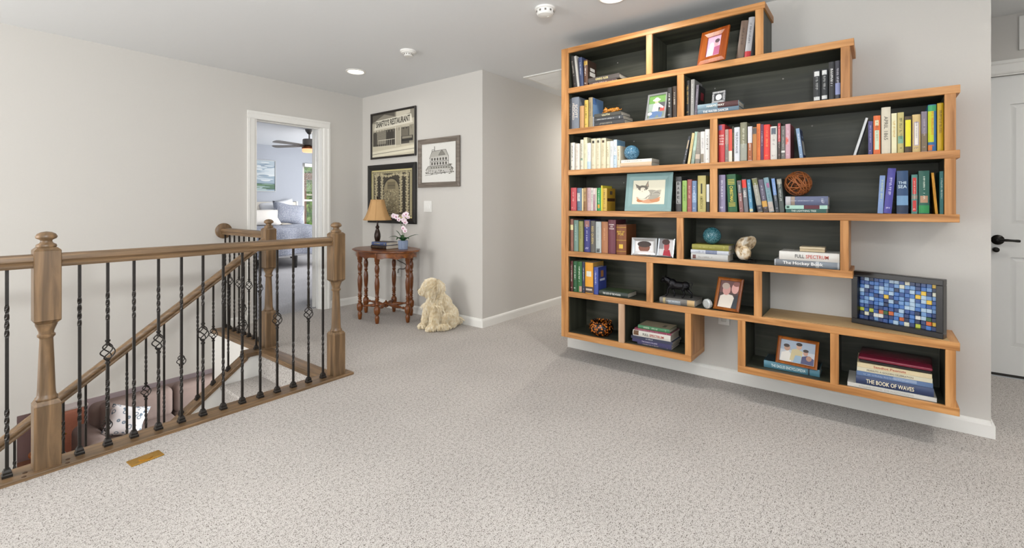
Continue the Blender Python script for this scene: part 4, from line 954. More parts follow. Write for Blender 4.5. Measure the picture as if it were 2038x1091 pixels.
face1 = [('#c9c6c4', full), ('#e0dede', rect(.05, .1, .95, .95)), ('#7a4a38', disc(.5, .45, .30, .42)), ('#3a2a24', disc(.5, .72, .36, .26)), ('#d8cfcc', [(.1, .0), (.2, .14), (.8, .14), (.9, 0)])]
frame('photo_frame', 'silver framed baby photo, left of the joined pair', 'photo frame', 3.04, 1.325, ZS[5] + .001, 12, .168, 12, .122, .020, .012, CHR, face1, group='photo frames on the bookcase')
face2 = [('#cfcccd', full), ('#8a8688', rect(0, .4, .3, 1)), ('#a8283a', [(.3, 0), (.35, .35), (.75, .38), (.9, 0)]), ('#a8484a', disc(.52, .6, .2, .34)), ('#4a3432', disc(.45, .85, .28, .18))]
frame('photo_frame', 'silver framed photo with red clothing, right of the joined pair', 'photo frame', 3.078, 1.158, ZS[5] + .001, -14, .125, 10, .126, .010, .012, CHR, face2, group='photo frames on the bookcase')

# ---- generic blue and yellow brick relief in a deep black frame (plain stand-in)
yaw = R(-20); w, h = .385, .285
ax, ay = 3.222, .088
art = thing('relief_panel', 'black framed relief of small blue and yellow bricks on lowest ledge', 'wall art', (ax + sin(yaw) * w / 2, ay - cos(yaw) * w / 2, ZS[6] + .003), yaw)
BF = M('#131214', .3, var=.1); fw = .028
for nm, bx in (('frame_rail', (-.05, .0, -w / 2, w / 2, 0, fw)), ('frame_rail', (-.05, .0, -w / 2, w / 2, h - fw, h)), ('frame_stile', (-.05, .0, -w / 2, -w / 2 + fw, fw, h - fw)), ('frame_stile', (-.05, .0, w / 2 - fw, w / 2, fw, h - fw))):
    MB().cbox(*bx, .002).build(nm, BF, art)
MB().box(-.012, -.002, -w / 2 + fw, w / 2 - fw, fw, h - fw).build('base_sheet', M('#27406e', .4), art)
ra = random.Random(5); cols = ['#2d4f8e', '#3f6fb4', '#6d95c6', '#a9c2d8', '#22386a', '#d8d8c4', '#e0b93a', '#1b2b4e']
nx_, nz_ = 15, 11; cw, ch = (w - 2 * fw) / nx_, (h - 2 * fw) / nz_
bmesh_cache = {}
for i in range(nx_):
    for j in range(nz_):
        v = j / nz_; n = mnoise.noise(Vector((i * .23, j * .6, 3)))
        ci = ra.choices(range(8), [4, 4, 3, 2, 2, 1, .8, .6] if v > .35 else [3, 2, 1, 1, 4, .7, .3, 4])[0]
        if v < .2 and ra.random() < .35: colr = ra.choice(['#2f5a36', '#b8c23c', '#c9622c', '#dcdcd8'])
        else: colr = cols[ci]
        dpt = .006 + .014 * (1 - v) * ra.random() + .004 * ra.random(); key = (colr, round(dpt, 3))
        if key not in bmesh_cache: bmesh_cache[key] = MB().cbox(-dpt, 0, -cw * .48, cw * .48, 0, ch * .95, .0015).mesh('brick', M(colr, .3, var=.05))
        link('brick', bmesh_cache[key], art, (-.012, -w / 2 + fw + cw * (i + .5), fw + ch * j))
MB().cbox(0, .004, -w / 2 + .02, w / 2 - .02, .01, h - .01, .001).build('back_board', BF, art)

# ---- glass balls
def globe(label, px, py, X, rpx, zbase, cols, sc):
    y, z = onX(px, py, X); r = rpx * (X * _u[1] + y * _v[1]) / F
    g = MB().ell((0, 0, r), (r, r, r), 28, 18).mesh('glass_ball', pattern('mottled_glass_' + label[:5], 'voronoi', cols, sc, .08, .0), True, 80)
    o = link('glass_ball', g, None, (X, y, zbase - .0008)); tag(o, label, 'ornament', 'glass balls on the bookcase'); return o
globe('pale blue mottled glass ball on white book, third row', 1257.2, 297, 3.10, 15, ZT_BALL, [(0, '#b4cfdc'), (.35, '#5f8da8'), (.7, '#2f5d78')], 210)
globe('dark teal speckled glass ball on olive book, fifth row', 1417, 474.5, 3.10, 17.2, ZT_GLOBE, [(0, '#dce8ea'), (.25, '#5f8f96'), (.55, '#1f5560')], 240)
# ---- wicker ball
y, _ = onX(1588, 369, 3.11); r = .072
wk = thing('wicker_ball', 'woven brown wicker ball resting on slate blue book', 'ornament', (3.11, y, ZT_WICKER + .002))
WK = M('#9c5a2c', .5, var=.3, scale=50); rw = random.Random(4)
for k in range(22):
    ax_ = Vector((rw.gauss(0, 1), rw.gauss(0, 1), rw.gauss(0, 1))).normalized(); a = ax_.orthogonal().normalized(); b = ax_.cross(a); rr = r * rw.uniform(.93, 1.0); offc = ax_ * rw.uniform(-.35, .35) * r; rc = sqrt(max(.001, rr ** 2 - offc.length ** 2)) - .003
    MB().tube([Vector((0, 0, r)) + offc + (a * cos(2 * pi * i / 26) + b * sin(2 * pi * i / 26)) * rc for i in range(26)], .0026, 5, closed=True).build('cane_ring', WK, wk, smooth=True)
# ---- sea shell on a stand
y, _ = onX(1488, 500, 3.10)
sh = thing('sea_shell', 'spiral sea shell in brown and white on little stand', 'ornament', (3.10, y, ZS[5] + .001), R(55))
SHM = pattern('shell_pattern', 'noise', [(.35, '#6a4a34'), (.48, '#c9b08a'), (.6, '#e8dfd0')], 28, .35, .2)
mb = MB(); ring = []; n = 14; T = 46
for i in range(T):
    t = i / (T - 1); a = t * 4.6 * pi; g = math.exp(.155 * (a - 4.6 * pi)); cxs, czs = .050 * g * cos(a), .050 * g * sin(a); rad = .046 * g
    for k in range(n):
        q = 2 * pi * k / n; rr = rad * (1 + .05 * cos(6 * a))
        ring.append((cxs + rr * cos(q) * cos(a), rr * 1.05 * sin(q) + .05 * (1 - g), czs + rr * cos(q) * sin(a)))
mb.add(ring, [(i * n + k, i * n + (k + 1) % n, (i + 1) * n + (k + 1) % n, (i + 1) * n + k) for i in range(T - 1) for k in range(n)] + [tuple(range((T - 1) * n, T * n))])
lo = min(p[2] for p in mb.v); mb.xf(Matrix.Translation((0, 0, -lo + .012))); mb.build('shell', SHM, sh, smooth=True)
mb = MB(); mb.tube([(.04 * cos(a), .03 * sin(a), .014) for a in [2 * pi * k / 20 for k in range(20)]], .003, 6, closed=True)
for a in (.6, 2.5, 3.8, 5.6): mb.tube([(.04 * cos(a), .03 * sin(a), .014), (.05 * cos(a), .042 * sin(a), .003)], .003, 6)
mb.build('wire_stand', M('#1a1816', .4, metal=.5), sh, smooth=True)
# ---- tortoiseshell bowl
y, _ = onX(1195.5, 650, 3.10)
bw = thing('bowl', 'amber and black tortoiseshell glass bowl in lowest left bay', 'bowl', (3.11, y, ZS[7] + .001))
TORT = pattern('tortoiseshell', 'voronoi', [(.15, '#d8862c'), (.38, '#a0521a'), (.5, '#1a100a')], 60, .12, .25)
MB().lathe([(.03, .0), (.055, .004), (.082, .03), (.09, .055), (.086, .078), (.07, .096), (.066, .094), (.08, .076), (.083, .055), (.075, .032), (.05, .012), (.001, .010)], 32, cap=False).build('bowl_body', TORT, bw, smooth=True, ang=70)
mb = MB()
for k in range(20): a = 2 * pi * k / 20; mb.ell((.069 * cos(a), .069 * sin(a), .098), (.0105, .0105, .008), 8, 6)
mb.build('beaded_rim', TORT, bw, smooth=True, ang=80)
# ---- tiger figurine lying on the stack
y, _ = onX(1217, 218, 3.07)
tg = thing('tiger_figurine', 'small orange striped tiger figurine crouching on stacked books', 'figurine', (3.085, y, ZT_TIGER + .0005), R(90))
mb = MB(); mb.ell((0, 0, .02), (.045, .016, .015)); mb.ell((-.035, 0, .02), (.02, .018, .017)); mb.ell((.052, 0, .026), (.017, .015, .014)); mb.ell((.066, 0, .022), (.009, .009, .007))
for s in (-1, 1):
    mb.ell((.05, s * .012, .040), (.005, .005, .005), 8, 6); mb.tube([(.03, s * .014, .015), (.045, s * .018, .006), (.072, s * .016, .004)], [.008, .006, .005], 8); mb.tube([(-.035, s * .016, .014), (-.02, s * .022, .006), (-.005, s * .02, .004)], [.009, .007, .005], 8)
mb.tube(bez([(-.052, 0, .018), (-.066, .004, .014), (-.078, .012, .02)], 5), .004, 6)
tmat, N, L_, b_ = newmat('tiger_stripes'); tcn = N.new('ShaderNodeTexCoord'); wv = N.new('ShaderNodeTexWave'); wv.inputs['Scale'].default_value = 42; wv.inputs['Distortion'].default_value = 6; wv.inputs['Detail Scale'].default_value = 3
cr = N.new('ShaderNodeValToRGB'); cr.color_ramp.elements[0].position = .18; cr.color_ramp.elements[0].color = (*rgb('#23150c'), 1); cr.color_ramp.elements[1].position = .32; cr.color_ramp.elements[1].color = (*rgb('#d98a2c'), 1)
L_.new(tcn.outputs['Object'], wv.inputs[0]); L_.new(wv.outputs['Fac'], cr.inputs[0]); L_.new(cr.outputs[0], b_.inputs['Base Color']); b_.inputs['Roughness'].default_value = .35
blob(mb, .0025, tmat, 'tiger_body', tg)
# ---- silver desk clock
y, _ = onX(1430.5, 200, 3.08)
ck = thing('desk_clock', 'small square silver frame with round dial standing on books', 'clock', (3.08, y, ZT_CLOCK + .0005), (0, R(10), R(-8)))
mb = MB(); s_ = .040
for a, b, c, d in ((-s_, s_, 0, .014), (-s_, s_, .061, .075), (-s_, -s_ + .014, .014, .061), (s_ - .014, s_, .014, .061)): mb.cbox(-.012, 0, a, b, c, d, .002)
mb.build('case', pattern('etched_silver', 'voronoi', [(.1, '#dcdcdc'), (.5, '#77787a')], 240, .3, .3), ck)
MB().box(-.004, -.001, -.03, .03, .012, .063).build('backing', M('#3b3d40', .5), ck)
MB().lathe([(.019, 0), (.019, .004), (.016, .005)], 22).xf(Matrix.Translation((-.004, 0, .037)) @ Matrix.Rotation(-pi / 2, 4, 'Y')).build('dial', M('#cfd0d0', .3), ck, smooth=True)
# ---- bull figurine
y0, _ = onX(1322, 590, 3.09); y1, _ = onX(1378, 590, 3.09)
bu = thing('bull_figurine', 'shiny black metal bull figurine striding on grey book', 'figurine', (3.10, (y0 + y1) / 2, ZT_BULL + .0005), R(90))
mb = MB()
mb.ell((0, 0, .078), (.062, .025, .027)); mb.ell((.042, 0, .086), (.033, .027, .034)); mb.ell((-.045, 0, .082), (.028, .024, .028))
mb.tube(bez([(.055, 0, .095), (.075, 0, .108), (.088, 0, .112)], 4), .022, 8); mb.ell((.095, 0, .110), (.020, .013, .014)); mb.ell((.108, 0, .100), (.012, .010, .010))
for s in (-1, 1):
    mb.tube(bez([(.092, s * .008, .120), (.092, s * .022, .126), (.098, s * .028, .140)], 5), [.0045] * 6 + [.004, .0035, .003, .0025, .002], 7)
    mb.tube([(.086, s * .010, .116), (.082, s * .022, .113)], [.005, .003], 7)
    f = .012 * s
    mb.tube([(.045, s * .012, .075), (.055 + f, s * .014, .048), (.048 + f * 1.6, s * .014, .024), (.055 + f * 2, s * .014, .005), (.062 + f * 2, s * .014, .003)], [.014, .009, .006, .0055, .006], 8)
    mb.tube([(-.048, s * .012, .078), (-.044 + f, s * .014, .050), (-.062 + f * 1.6, s * .014, .030), (-.056 + f * 2, s * .014, .006), (-.048 + f * 2, s * .014, .003)], [.018, .011, .0065, .0055, .006], 8)
mb.tube(bez([(-.064, 0, .092), (-.080, 0, .108), (-.088, 0, .094), (-.080, .004, .078), (-.084, .004, .064)], 5), .0032, 6)
blob(mb, .0028, M('#1b1a1d', .25, metal=.6, var=.3, bump=.9, scale=160), 'bull_body', bu, it=3)
# ---- crystal paperweight
y, _ = onX(1408, 608, 3.055)
MB_ = MB().lathe([(.020, -.012), (.030, -.008), (.031, 0), (.030, .008), (.020, .012), (.001, .013)], 12).xf(Matrix.Translation((0, 0, .0305)) @ Matrix.Rotation(pi / 2, 4, 'Y'))
cr_ = link('crystal_paperweight', MB_.mesh('crystal_paperweight', M('#cfd3d2', .08, metal=.35, var=.3, scale=90)), None, (3.055, y, ZS[6] + .001), (0, 0, R(-25)))
tag(cr_, 'round faceted crystal disc standing between bull and wood frame', 'ornament')
# ---- keepsake box on the white book
ya, _ = onX(1591.5, 500, 3.08); yb, _ = onX(1642, 500, 3.08)
kb = thing('keepsake_box', 'small flat cream wooden box on the white book', 'box', (3.08, (ya + yb) / 2, ZT_FS + .0005))
l2 = (ya - yb) / 2
MB().cbox(0, .09, -l2, l2, 0, .013, .0015).build('tray', M('#c9b592', .5), kb); MB().cbox(0, .09, -l2, l2, .0145, .027, .0015).build('lid', M('#d3c2a2', .5), kb)
# ---- closed laptop on the book pile
ya, _ = onX(1707.5, 700, 3.06); yb, _ = onX(1856, 700, 3.06); l2 = (ya - yb) / 2
lp = thing('laptop', 'closed glossy maroon laptop on top of the book pile', 'laptop', (3.055, (ya + yb) / 2, ZT_WAVES + .001), R(-3))
MB().cbox(.004, .222, -l2 + .004, l2 - .004, 0, .014, .004).build('base', M('#1d1a1b', .4), lp)
MB().rbox(0, .225, -l2, l2, .0145, .030, .006, 3).build('lid', M('#7c2438', .22, var=.06), lp, smooth=True)
# ---- wall outlet under the bookcase
def plate(name, label, cat, loc, rot, w, h, kind):
    o = thing(name, label, cat, loc, rot)
    MB().cbox(-.006, 0, -w / 2, w / 2, 0, h, .002).build('cover_plate', WHITE, o)
    if kind == 'switch':
        for k in (-.023, .023): MB().cbox(-.009, -.005, k - .006, k + .006, h / 2 - .018, h / 2 + .018, .0015).build('toggle', WHITE, o)
    else:
        for z in (h * .3, h * .7): MB().cbox(-.008, -.005, -.016, .016, z - .014, z + .014, .003).build('socket', M('#d8d6d0', .5), o)
    return o
y, z = onX(1441, 640, XW); plate('wall_outlet', 'white outlet plate on the wall below the bookcase', 'outlet', (XW, y, z - .022), 0, .072, .115, 'outlet')
# ------------------------------------------------------------------ picture wall and corner table
def wallpic(name, label, y0, y1, z0, z1, fw, ft, mat, shapes, mat_w=0, inner='#e8e4da'):
    return frame(name, label, 'picture', XW - .008, y1, z0, 0, y1 - y0, 0, z1 - z0, fw, ft, mat, shapes, inner, mat_w, stand=False)
# photograph of a shop front
rs = random.Random(9)
S = [('#b9b2a0', full), ('#8e887a', rect(0, .80, 1, 1)), ('#5c574e', [(.0, .82), (.3, .98), (.55, .9), (.55, 1), (0, 1)]), ('#c9c2b0', [(.58, .84), (.9, .92), (.9, 1), (.58, 1)]),
     ('#4a463e', rect(.02, .25, .98, .62)), ('#8b8576', rect(.12, .30, .34, .60)), ('#3a362f', rect(.36, .28, .52, .60)), ('#a9a290', rect(.58, .22, .68, .62)), ('#6d675a', rect(.70, .3, .86, .58)), ('#938d7c', rect(.88, .25, .98, .66)),
     ('#d9d3c2', [(.04, .62), (.10, .86), (.92, .90), (.96, .68)]), ('#bdb6a3', [(.02, .59), (.03, .64), (.97, .70), (.97, .66)]),
     ('#c9c1aa', [(0, 0), (0, .26), (1, .22), (1, 0)]), ('#dcd5bf', [(0, 0), (0, .13), (1, .20), (1, .06)]), ('#8f897a', [(0, .06), (0, .075), (1, .13), (1, .115)])]
for k in range(14): S.append(('#7c7667', rect(.03 + k * .068, .56, .045 + k * .068, .63)))
for k in range(9): S.append(('#57524a', rect(.13, .32 + .03 * k, .34, .326 + .03 * k)))
for k in range(8): S.append(('#d2ccba', rect(.16 + k * .045, .22, .165 + k * .045, .40)))
S += [('#d2ccba', rect(.15, .38, .55, .392)), ('#2e2b26', rect(.70, .30, .96, .42)), ('#8a8474', rect(.72, .36, .94, .41)), ('#d8d2c0', rect(.56, .2, .58, .66)), ('#b8b2a0', rect(.68, .2, .70, .66))]
p1 = wallpic('framed_photograph', 'black framed photograph of a restaurant front, topmost on the wall', 3.862, 4.655, 1.688, 2.218, .022, .02, M('#1e1712', .35), S)
mb = MB(); put_text(mb, "SHAFTO'S RESTAURANT", (-.0058, 0, .405), (0, -1, .035), (0, 0, 1), .60, .07); me = bpy.data.meshes.new('sign_lettering'); me.from_pydata(mb.v, [], mb.f); me.materials.append(M('#3a352d', .6)); link('sign_lettering', me, p1)
# ornamental floral panel
S = [('#b3a883', full)]
for k in range(40):
    a = k / 40; S += [('#2b2620', rect(a, .965, a + .013, .985)), ('#2b2620', rect(a, .015, a + .013, .035))]
for k in range(32):
    a = k / 32; S += [('#2b2620', rect(.012, a, .028, a + .016)), ('#2b2620', rect(.972, a, .988, a + .016))]
S += [('#3f392d', rect(.045, .05, .955, .95))]
ro = random.Random(21)
def petal(cx, cy, a, L, w, c):
    ex, ey = cos(a), sin(a) * 1.3; S.append((c, [(cx, cy), (cx + ex * L * .5 - ey * w, cy + ey * L * .5 + ex * w), (cx + ex * L, cy + ey * L), (cx + ex * L * .5 + ey * w, cy + ey * L * .5 - ex * w)]))
S += [('#8b8063', [(.5 + .19 * cos(pi * t / 14), .58 + .24 * sin(pi * t / 14)) for t in range(15)]), ('#857a5e', rect(.31, .07, .69, .58)), ('#6d634c', rect(.40, .60, .60, .76)), ('#3c3529', rect(.40, .675, .60, .685))]
for k in range(150):
    x_, z_ = ro.uniform(.32, .68), ro.uniform(.08, .56); petal(x_, z_, ro.uniform(0, 6.28), .035, .009, ro.choice(['#b5aa88', '#a1967a', '#5a5140', '#6d634c']))
S += [('#241f19', q) for q in stroke([(.5 + .205 * cos(pi * t / 16), .58 + .26 * sin(pi * t / 16)) for t in range(17)], .016)]
for sgn in (-1, 1):
    S += [('#1f1b16', q) for q in stroke([(.5 + sgn * .31, .06), (.5 + sgn * .325, .30), (.5 + sgn * .30, .52), (.5 + sgn * .33, .80)], .014)]
    for k in range(15):
        z_ = .09 + k * .058; c_ = .5 + sgn * .315
        for d_ in (-1, 1):
            S += [('#1f1b16', q) for q in stroke([(c_, z_ - .03), (c_ + d_ * .06, z_ + .015), (c_ + d_ * .10, z_ + .01)], .007)]
            for m in range(4): petal(c_ + d_ * .07, z_ + .005, pi / 2 + d_ * (-1.2 + m * .62), .062, .013, ['#b3a887', '#9c9174', '#c0b594', '#837960'][(m + k) % 4])
for k in range(13):
    x_ = .10 + k * .0665
    for m in range(3): petal(x_, .87 + .02 * sin(k), pi / 2 + (m - 1) * .7, .06, .013, ['#b3a887', '#9c9174', '#c0b594'][(m + k) % 3])
wallpic('ornamental_panel', 'large black framed dark floral ornament panel behind the lamp', 3.855, 4.705, .955, 1.618, .062, .024, M('#15120f', .35), S, .012, '#d6c98e')
# ink drawing of a tall house
S = [('#dcdad4', full)]
I = '#57544e'
def ink(pts, w=.012, c=I): S.extend([(c, q) for q in stroke(pts, w)])
S += [('#bdbab2', [(.22, .62), (.30, .82), (.72, .84), (.80, .66)]), ('#c9c6bf', rect(.24, .40, .80, .66)), ('#b5b2aa', [(.10, .30), (.18, .40), (.84, .42), (.95, .31)]), ('#cfccc6', rect(.14, .22, .92, .32)), ('#8d8a82', [(.5, .70), (.6, .84), (.7, .70)])]
ink([(.22, .62), (.30, .82), (.72, .84), (.80, .66)]); ink([(.5, .70), (.6, .84), (.7, .70), (.5, .70)]); ink([(.24, .40), (.24, .64)]); ink([(.80, .40), (.80, .66)]); ink([(.10, .30), (.18, .41), (.84, .42), (.95, .31)]); ink([(.38, .82), (.38, .95)], .02)
ink([(.30, .82), (.30, .86), (.36, .86)]); ink([(.08, .16), (.95, .24)], .010); ink([(.1, .21), (.94, .23)]); ink([(.24, .53), (.80, .54)])
for k in range(6):
    for z in (.56, .44): S.append(('#4a4741', rect(.28 + k * .085, z, .325 + k * .085, z + .07)))
for k in range(14): ink([(.13 + k * .06, .22), (.13 + k * .06, .31)], .009)
for k in range(26): a, b = rs.uniform(.1, .92), rs.uniform(.18, .30); S.append(('#77746c', disc(a, b, .018, .014, 6)))
for k in range(18): ink([(.235 + k * .031, .64 + .003 * k), (.31 + k * .024, .815)], .006, '#8b877e')
for k in range(7): S.append(('#5d5a53', rect(.27 + k * .075, .345, .305 + k * .075, .385)))
for k in range(22): ink([(.12 + k * .037, .305 + (.004 * k if k < 11 else .004 * (22 - k))), (.19 + k * .031, .40)], .005, '#8b877e')
for k in range(30): a, b = rs.uniform(.78, .95), rs.uniform(.2, .44); S.append(('#6b685f' if k % 2 else '#a5a299', disc(a, b, .016, .018, 6)))
wallpic('house_drawing', 'grey wood framed ink drawing of a tall house', 3.212, 3.822, 1.342, 1.845, .052, .022, wood('grey_frame_wood', '#5d544b', '#857a6f', 'Y', .5, 30), S, .012, '#dedcd6')
plate('light_switch', 'white double light switch on the wall below the house drawing', 'switch', (XW, 3.688, 1.085), 0, .118, .118, 'switch')
plate('wall_outlet', 'white outlet plate on the wall behind the oval table', 'outlet', (XW, 4.165, .37), 0, .072, .115, 'outlet')
# ---- oval side table
TX, TY = 3.003, 3.985
tb = thing('side_table', 'oval dark cherry side table with six turned legs', 'table', (TX, TY, 0))
CH = {a: wood('cherry_' + a, '#52280d', '#8c521f', a, .28, 26, '#6e3b14') for a in 'XYZ'}
def oval(a, b, n=64, wob=0): return [(a * (1 + wob * cos(16 * 2 * pi * k / n)) * cos(2 * pi * k / n), b * (1 + wob * cos(16 * 2 * pi * k / n)) * sin(2 * pi * k / n)) for k in range(n)]
mb = MB(); n = 64; vs = []
for a, b, z, wv_ in ((.262, .392, .690, 0), (.276, .406, .692, .012), (.284, .414, .700, .014), (.282, .412, .707, .012), (.270, .400, .712, 0), (.262, .392, .7125, 0)):
    vs += [(x, y, z) for x, y in oval(a, b, n, wv_)]
mb.add(vs, [(i * n + k, i * n + (k + 1) % n, (i + 1) * n + (k + 1) % n, (i + 1) * n + k) for i in range(5) for k in range(n)] + [tuple(range(n))[::-1], tuple(range(5 * n, 6 * n))])
mb.build('table_top', CH['Y'], tb, smooth=True)
mb = MB(); vs = []
for i, (a, b) in enumerate(((.250, .380), (.250, .380))):
    for k, (x, y) in enumerate(oval(a, b, n)): vs.append((x, y, .690 if i else .628 + .016 * abs(sin(6 * pi * k / n * 2))))
for i, (a, b) in enumerate(((.236, .366), (.236, .366))):
    for k, (x, y) in enumerate(oval(a, b, n)): vs.append((x, y, .690 if i else .628 + .016 * abs(sin(6 * pi * k / n * 2))))
mb.add(vs, [(k, (k + 1) % n, n + (k + 1) % n, n + k) for k in range(n)] + [(2 * n + k, 3 * n + k, 3 * n + (k + 1) % n, 2 * n + (k + 1) % n) for k in range(n)] + [(k, 2 * n + k, 2 * n + (k + 1) % n, (k + 1) % n) for k in range(n)])
mb.build('apron', CH['Y'], tb, smooth=True)
LP = [(.012, 0), (.016, .004), (.020, .03), (.023, .055), (.017, .075), (.013, .082), (.022, .090), (.029, .105), (.031, .125), (.030, .15), (.022, .165), (.014, .175), (.022, .186), (.014, .198), (.018, .21), (.014, .222), (.022, .234), (.016, .246), (.022, .258), (.014, .27), (.018, .30), (.023, .35), (.024, .40), (.018, .44), (.013, .455), (.021, .468), (.014, .48), (.022, .51), (.024, .54), (.018, .565), (.014, .575), (.023, .588), (.020, .60), (.026, .61), (.026, .692)]
leg_me = MB().lathe(LP, 16).mesh('leg', CH['Z'], True, 60)
legs = [(0, .345), (0, -.345), (-.212, .142), (-.212, -.142), (.212, .142), (.212, -.142)]
for x, y in legs: link('leg', leg_me, tb, (x, y, 0))
for x, y in legs:
    L = sqrt(x * x + y * y); mb = MB()
    mb.lathe([(.008, .02), (.013, L * .12), (.008, L * .16), (.014, L * .3), (.019, L * .45), (.014, L * .6), (.008, L * .74), (.014, L * .8), (.009, L - .02)], 12).xf(Matrix.Translation((0, 0, .135)) @ Vector((x, y, 0)).to_track_quat('Z', 'Y').to_matrix().to_4x4())
    mb.build('stretcher', CH['Z'], tb, smooth=True, ang=60)
MB().lathe([(.01, .105), (.026, .115), (.028, .135), (.026, .155), (.012, .165), (.004, .18)], 14).build('stretcher_hub', CH['Z'], tb, smooth=True)
ZTB = .7131
# ---- lamp
lm = thing('table_lamp', 'bronze table lamp with tan bell shade on the oval table', 'lamp', (3.10, 4.262, ZTB))
BZ = M('#2c1c14', .3, metal=.4, var=.2)
MB().lathe([(.052, 0), (.056, .006), (.05, .014), (.03, .022), (.018, .032), (.02, .045), (.028, .07), (.034, .10), (.033, .13), (.024, .165), (.014, .19), (.02, .20), (.022, .21), (.012, .222), (.009, .24), (.009, .30)], 24).build('base', BZ, lm, smooth=True, ang=60)
n = 8; rings = [(.152, .283), (.138, .303), (.121, .335), (.104, .378), (.089, .425), (.077, .470), (.070, .505)]
vs = []; fs = []
for r_, z in rings:
    for k in range(n * 4):
        a = 2 * pi * k / (n * 4); q = (k % 4) / 4; sag = 1 - .045 * sin(pi * q); vs.append((r_ * sag * cos(a), r_ * sag * sin(a), z))
m = n * 4
mb = MB(); mb.add(vs, [(i * m + k, i * m + (k + 1) % m, (i + 1) * m + (k + 1) % m, (i + 1) * m + k) for i in range(len(rings) - 1) for k in range(m)])
so = mb.build('lamp_shade', M('#c39a68', .8, var=.06), lm, smooth=True)
sm = so.modifiers.new('thickness', 'SOLIDIFY'); sm.thickness = .002
for k in range(n):
    a = 2 * pi * k / n; MB().tube([(r_ * cos(a) * 1.004, r_ * sin(a) * 1.004, z) for r_, z in rings], .0016, 5).build('seam_piping', M('#a88050', .8), so)
MB().lathe([(.004, .29), (.004, .51), (.009, .514), (.006, .522), (.010, .528), (.001, .536)], 12).build('harp_finial', BZ, lm, smooth=True)
# ---- lamp cord below the table
cd = MB().tube(bez([(TX + .12, TY + .03, .64), (TX + .14, TY - .01, .58), (TX + .2, TY - .07, .53), (TX + .22, TY - .02, .48), (TX + .26, TY + .12, .46), (XW - .012, TY + .18, .41)], 8), .004, 6).build('lamp_cord', M('#241c16', .6), smooth=True)
tag(cd, 'dark lamp cord hanging under the oval table to the outlet', 'cord')
# ---- books on the table
def flat_book(label, t, wd, dp, col, loc, rz, title=None, tcol='#e0d8b0', side=None):
    return book(label, t, wd, dp, col, loc, (-pi / 2, 0, rz), group='books on the side table', title=title, tcol=tcol, side=side, hard=True)
flat_book('dark brown book, lower of two on the oval table', .036, .23, .165, '#2a1d16', (2.925, 3.875, ZTB + .0185), R(4), tcol='#8a6a3c', side='#3a2a20')
flat_book('blue and yellow book, upper of two on the oval table', .032, .21, .155, '#4d5a80', (2.935, 3.885, ZTB + .037 + .0165), R(7), tcol='#d6c25a', side='#4a4038')
# ---- orchid
oc = thing('orchid', 'white pink orchid in blue ribbed pot on the oval table', 'plant', (3.035, 3.752, ZTB))
mb = MB(); vs = []; n = 48
for r_, z in ((.040, 0), (.044, .006), (.047, .085), (.045, .09), (.041, .088), (.039, .07)):
    for k in range(n): a = 2 * pi * k / n; rr = r_ * (1 + (.045 if k % 2 else -.02) * (1 if z < .088 else .3)); vs.append((rr * cos(a), rr * sin(a), z))
mb.add(vs, [(i * n + k, i * n + (k + 1) % n, (i + 1) * n + (k + 1) % n, (i + 1) * n + k) for i in range(5) for k in range(n)] + [tuple(range(n))[::-1]])
mb.build('pot', M('#7f8da6', .3, var=.1), oc)
MB().lathe([(.039, .068), (.03, .075), (.001, .078)], 20).build('moss', M('#4a4a2e', .95, bump=.8, scale=200), oc)
LEAF = M('#24502c', .35, var=.2); STEM = M('#4a6a34', .5)
def leaf(base, tip, wd, sag, name='leaf', mat=LEAF, parent=oc):
    base, tip = Vector(base), Vector(tip); d = tip - base; s_ = d.cross(Vector((0, 0, 1))).normalized(); mb = MB(); vs = []
    N_ = 9
    for i in range(N_):
        t = i / (N_ - 1); p = base + d * t + Vector((0, 0, sag * 4 * t * (1 - t))); ww = wd * sin(pi * (.12 + .88 * t)) ** .7 * (1 - .2 * t) if t < 1 else 0
        vs += [p - s_ * ww + Vector((0, 0, .25 * ww)), p, p + s_ * ww + Vector((0, 0, .25 * ww))]
    mb.add(vs, [(i * 3 + k, i * 3 + k + 1, i * 3 + 4 + k, i * 3 + 3 + k) for i in range(N_ - 1) for k in (0, 1)])
    o = mb.build(name, mat, parent, smooth=True, ang=60); m = o.modifiers.new('t', 'SOLIDIFY'); m.thickness = .0016; return o
for tip, wd, sg in (((-.09, .11, .12), .018, .03), ((.09, -.13, .15), .02, .02), ((-.05, .05, .19), .026, .02), ((-.11, -.03, .10), .02, .035), ((.06, .09, .13), .018, .03), ((-.03, -.13, .11), .018, .03)):
    leaf((0, 0, .075), tip, wd, sg)
stems = [bez([(0, 0, .07), (.008, -.01, .2), (.0, -.025, .33), (-.02, -.08, .355)], 6), bez([(.005, .005, .07), (.0, .02, .21), (-.012, .05, .32), (-.02, .12, .335)], 6)]
for s_ in stems: MB().tube(s_, .0026, 6).build('stem', STEM, oc, smooth=True)
PET = M('#e9d8de', .6, var=.06); LIP = M('#b04a78', .5)
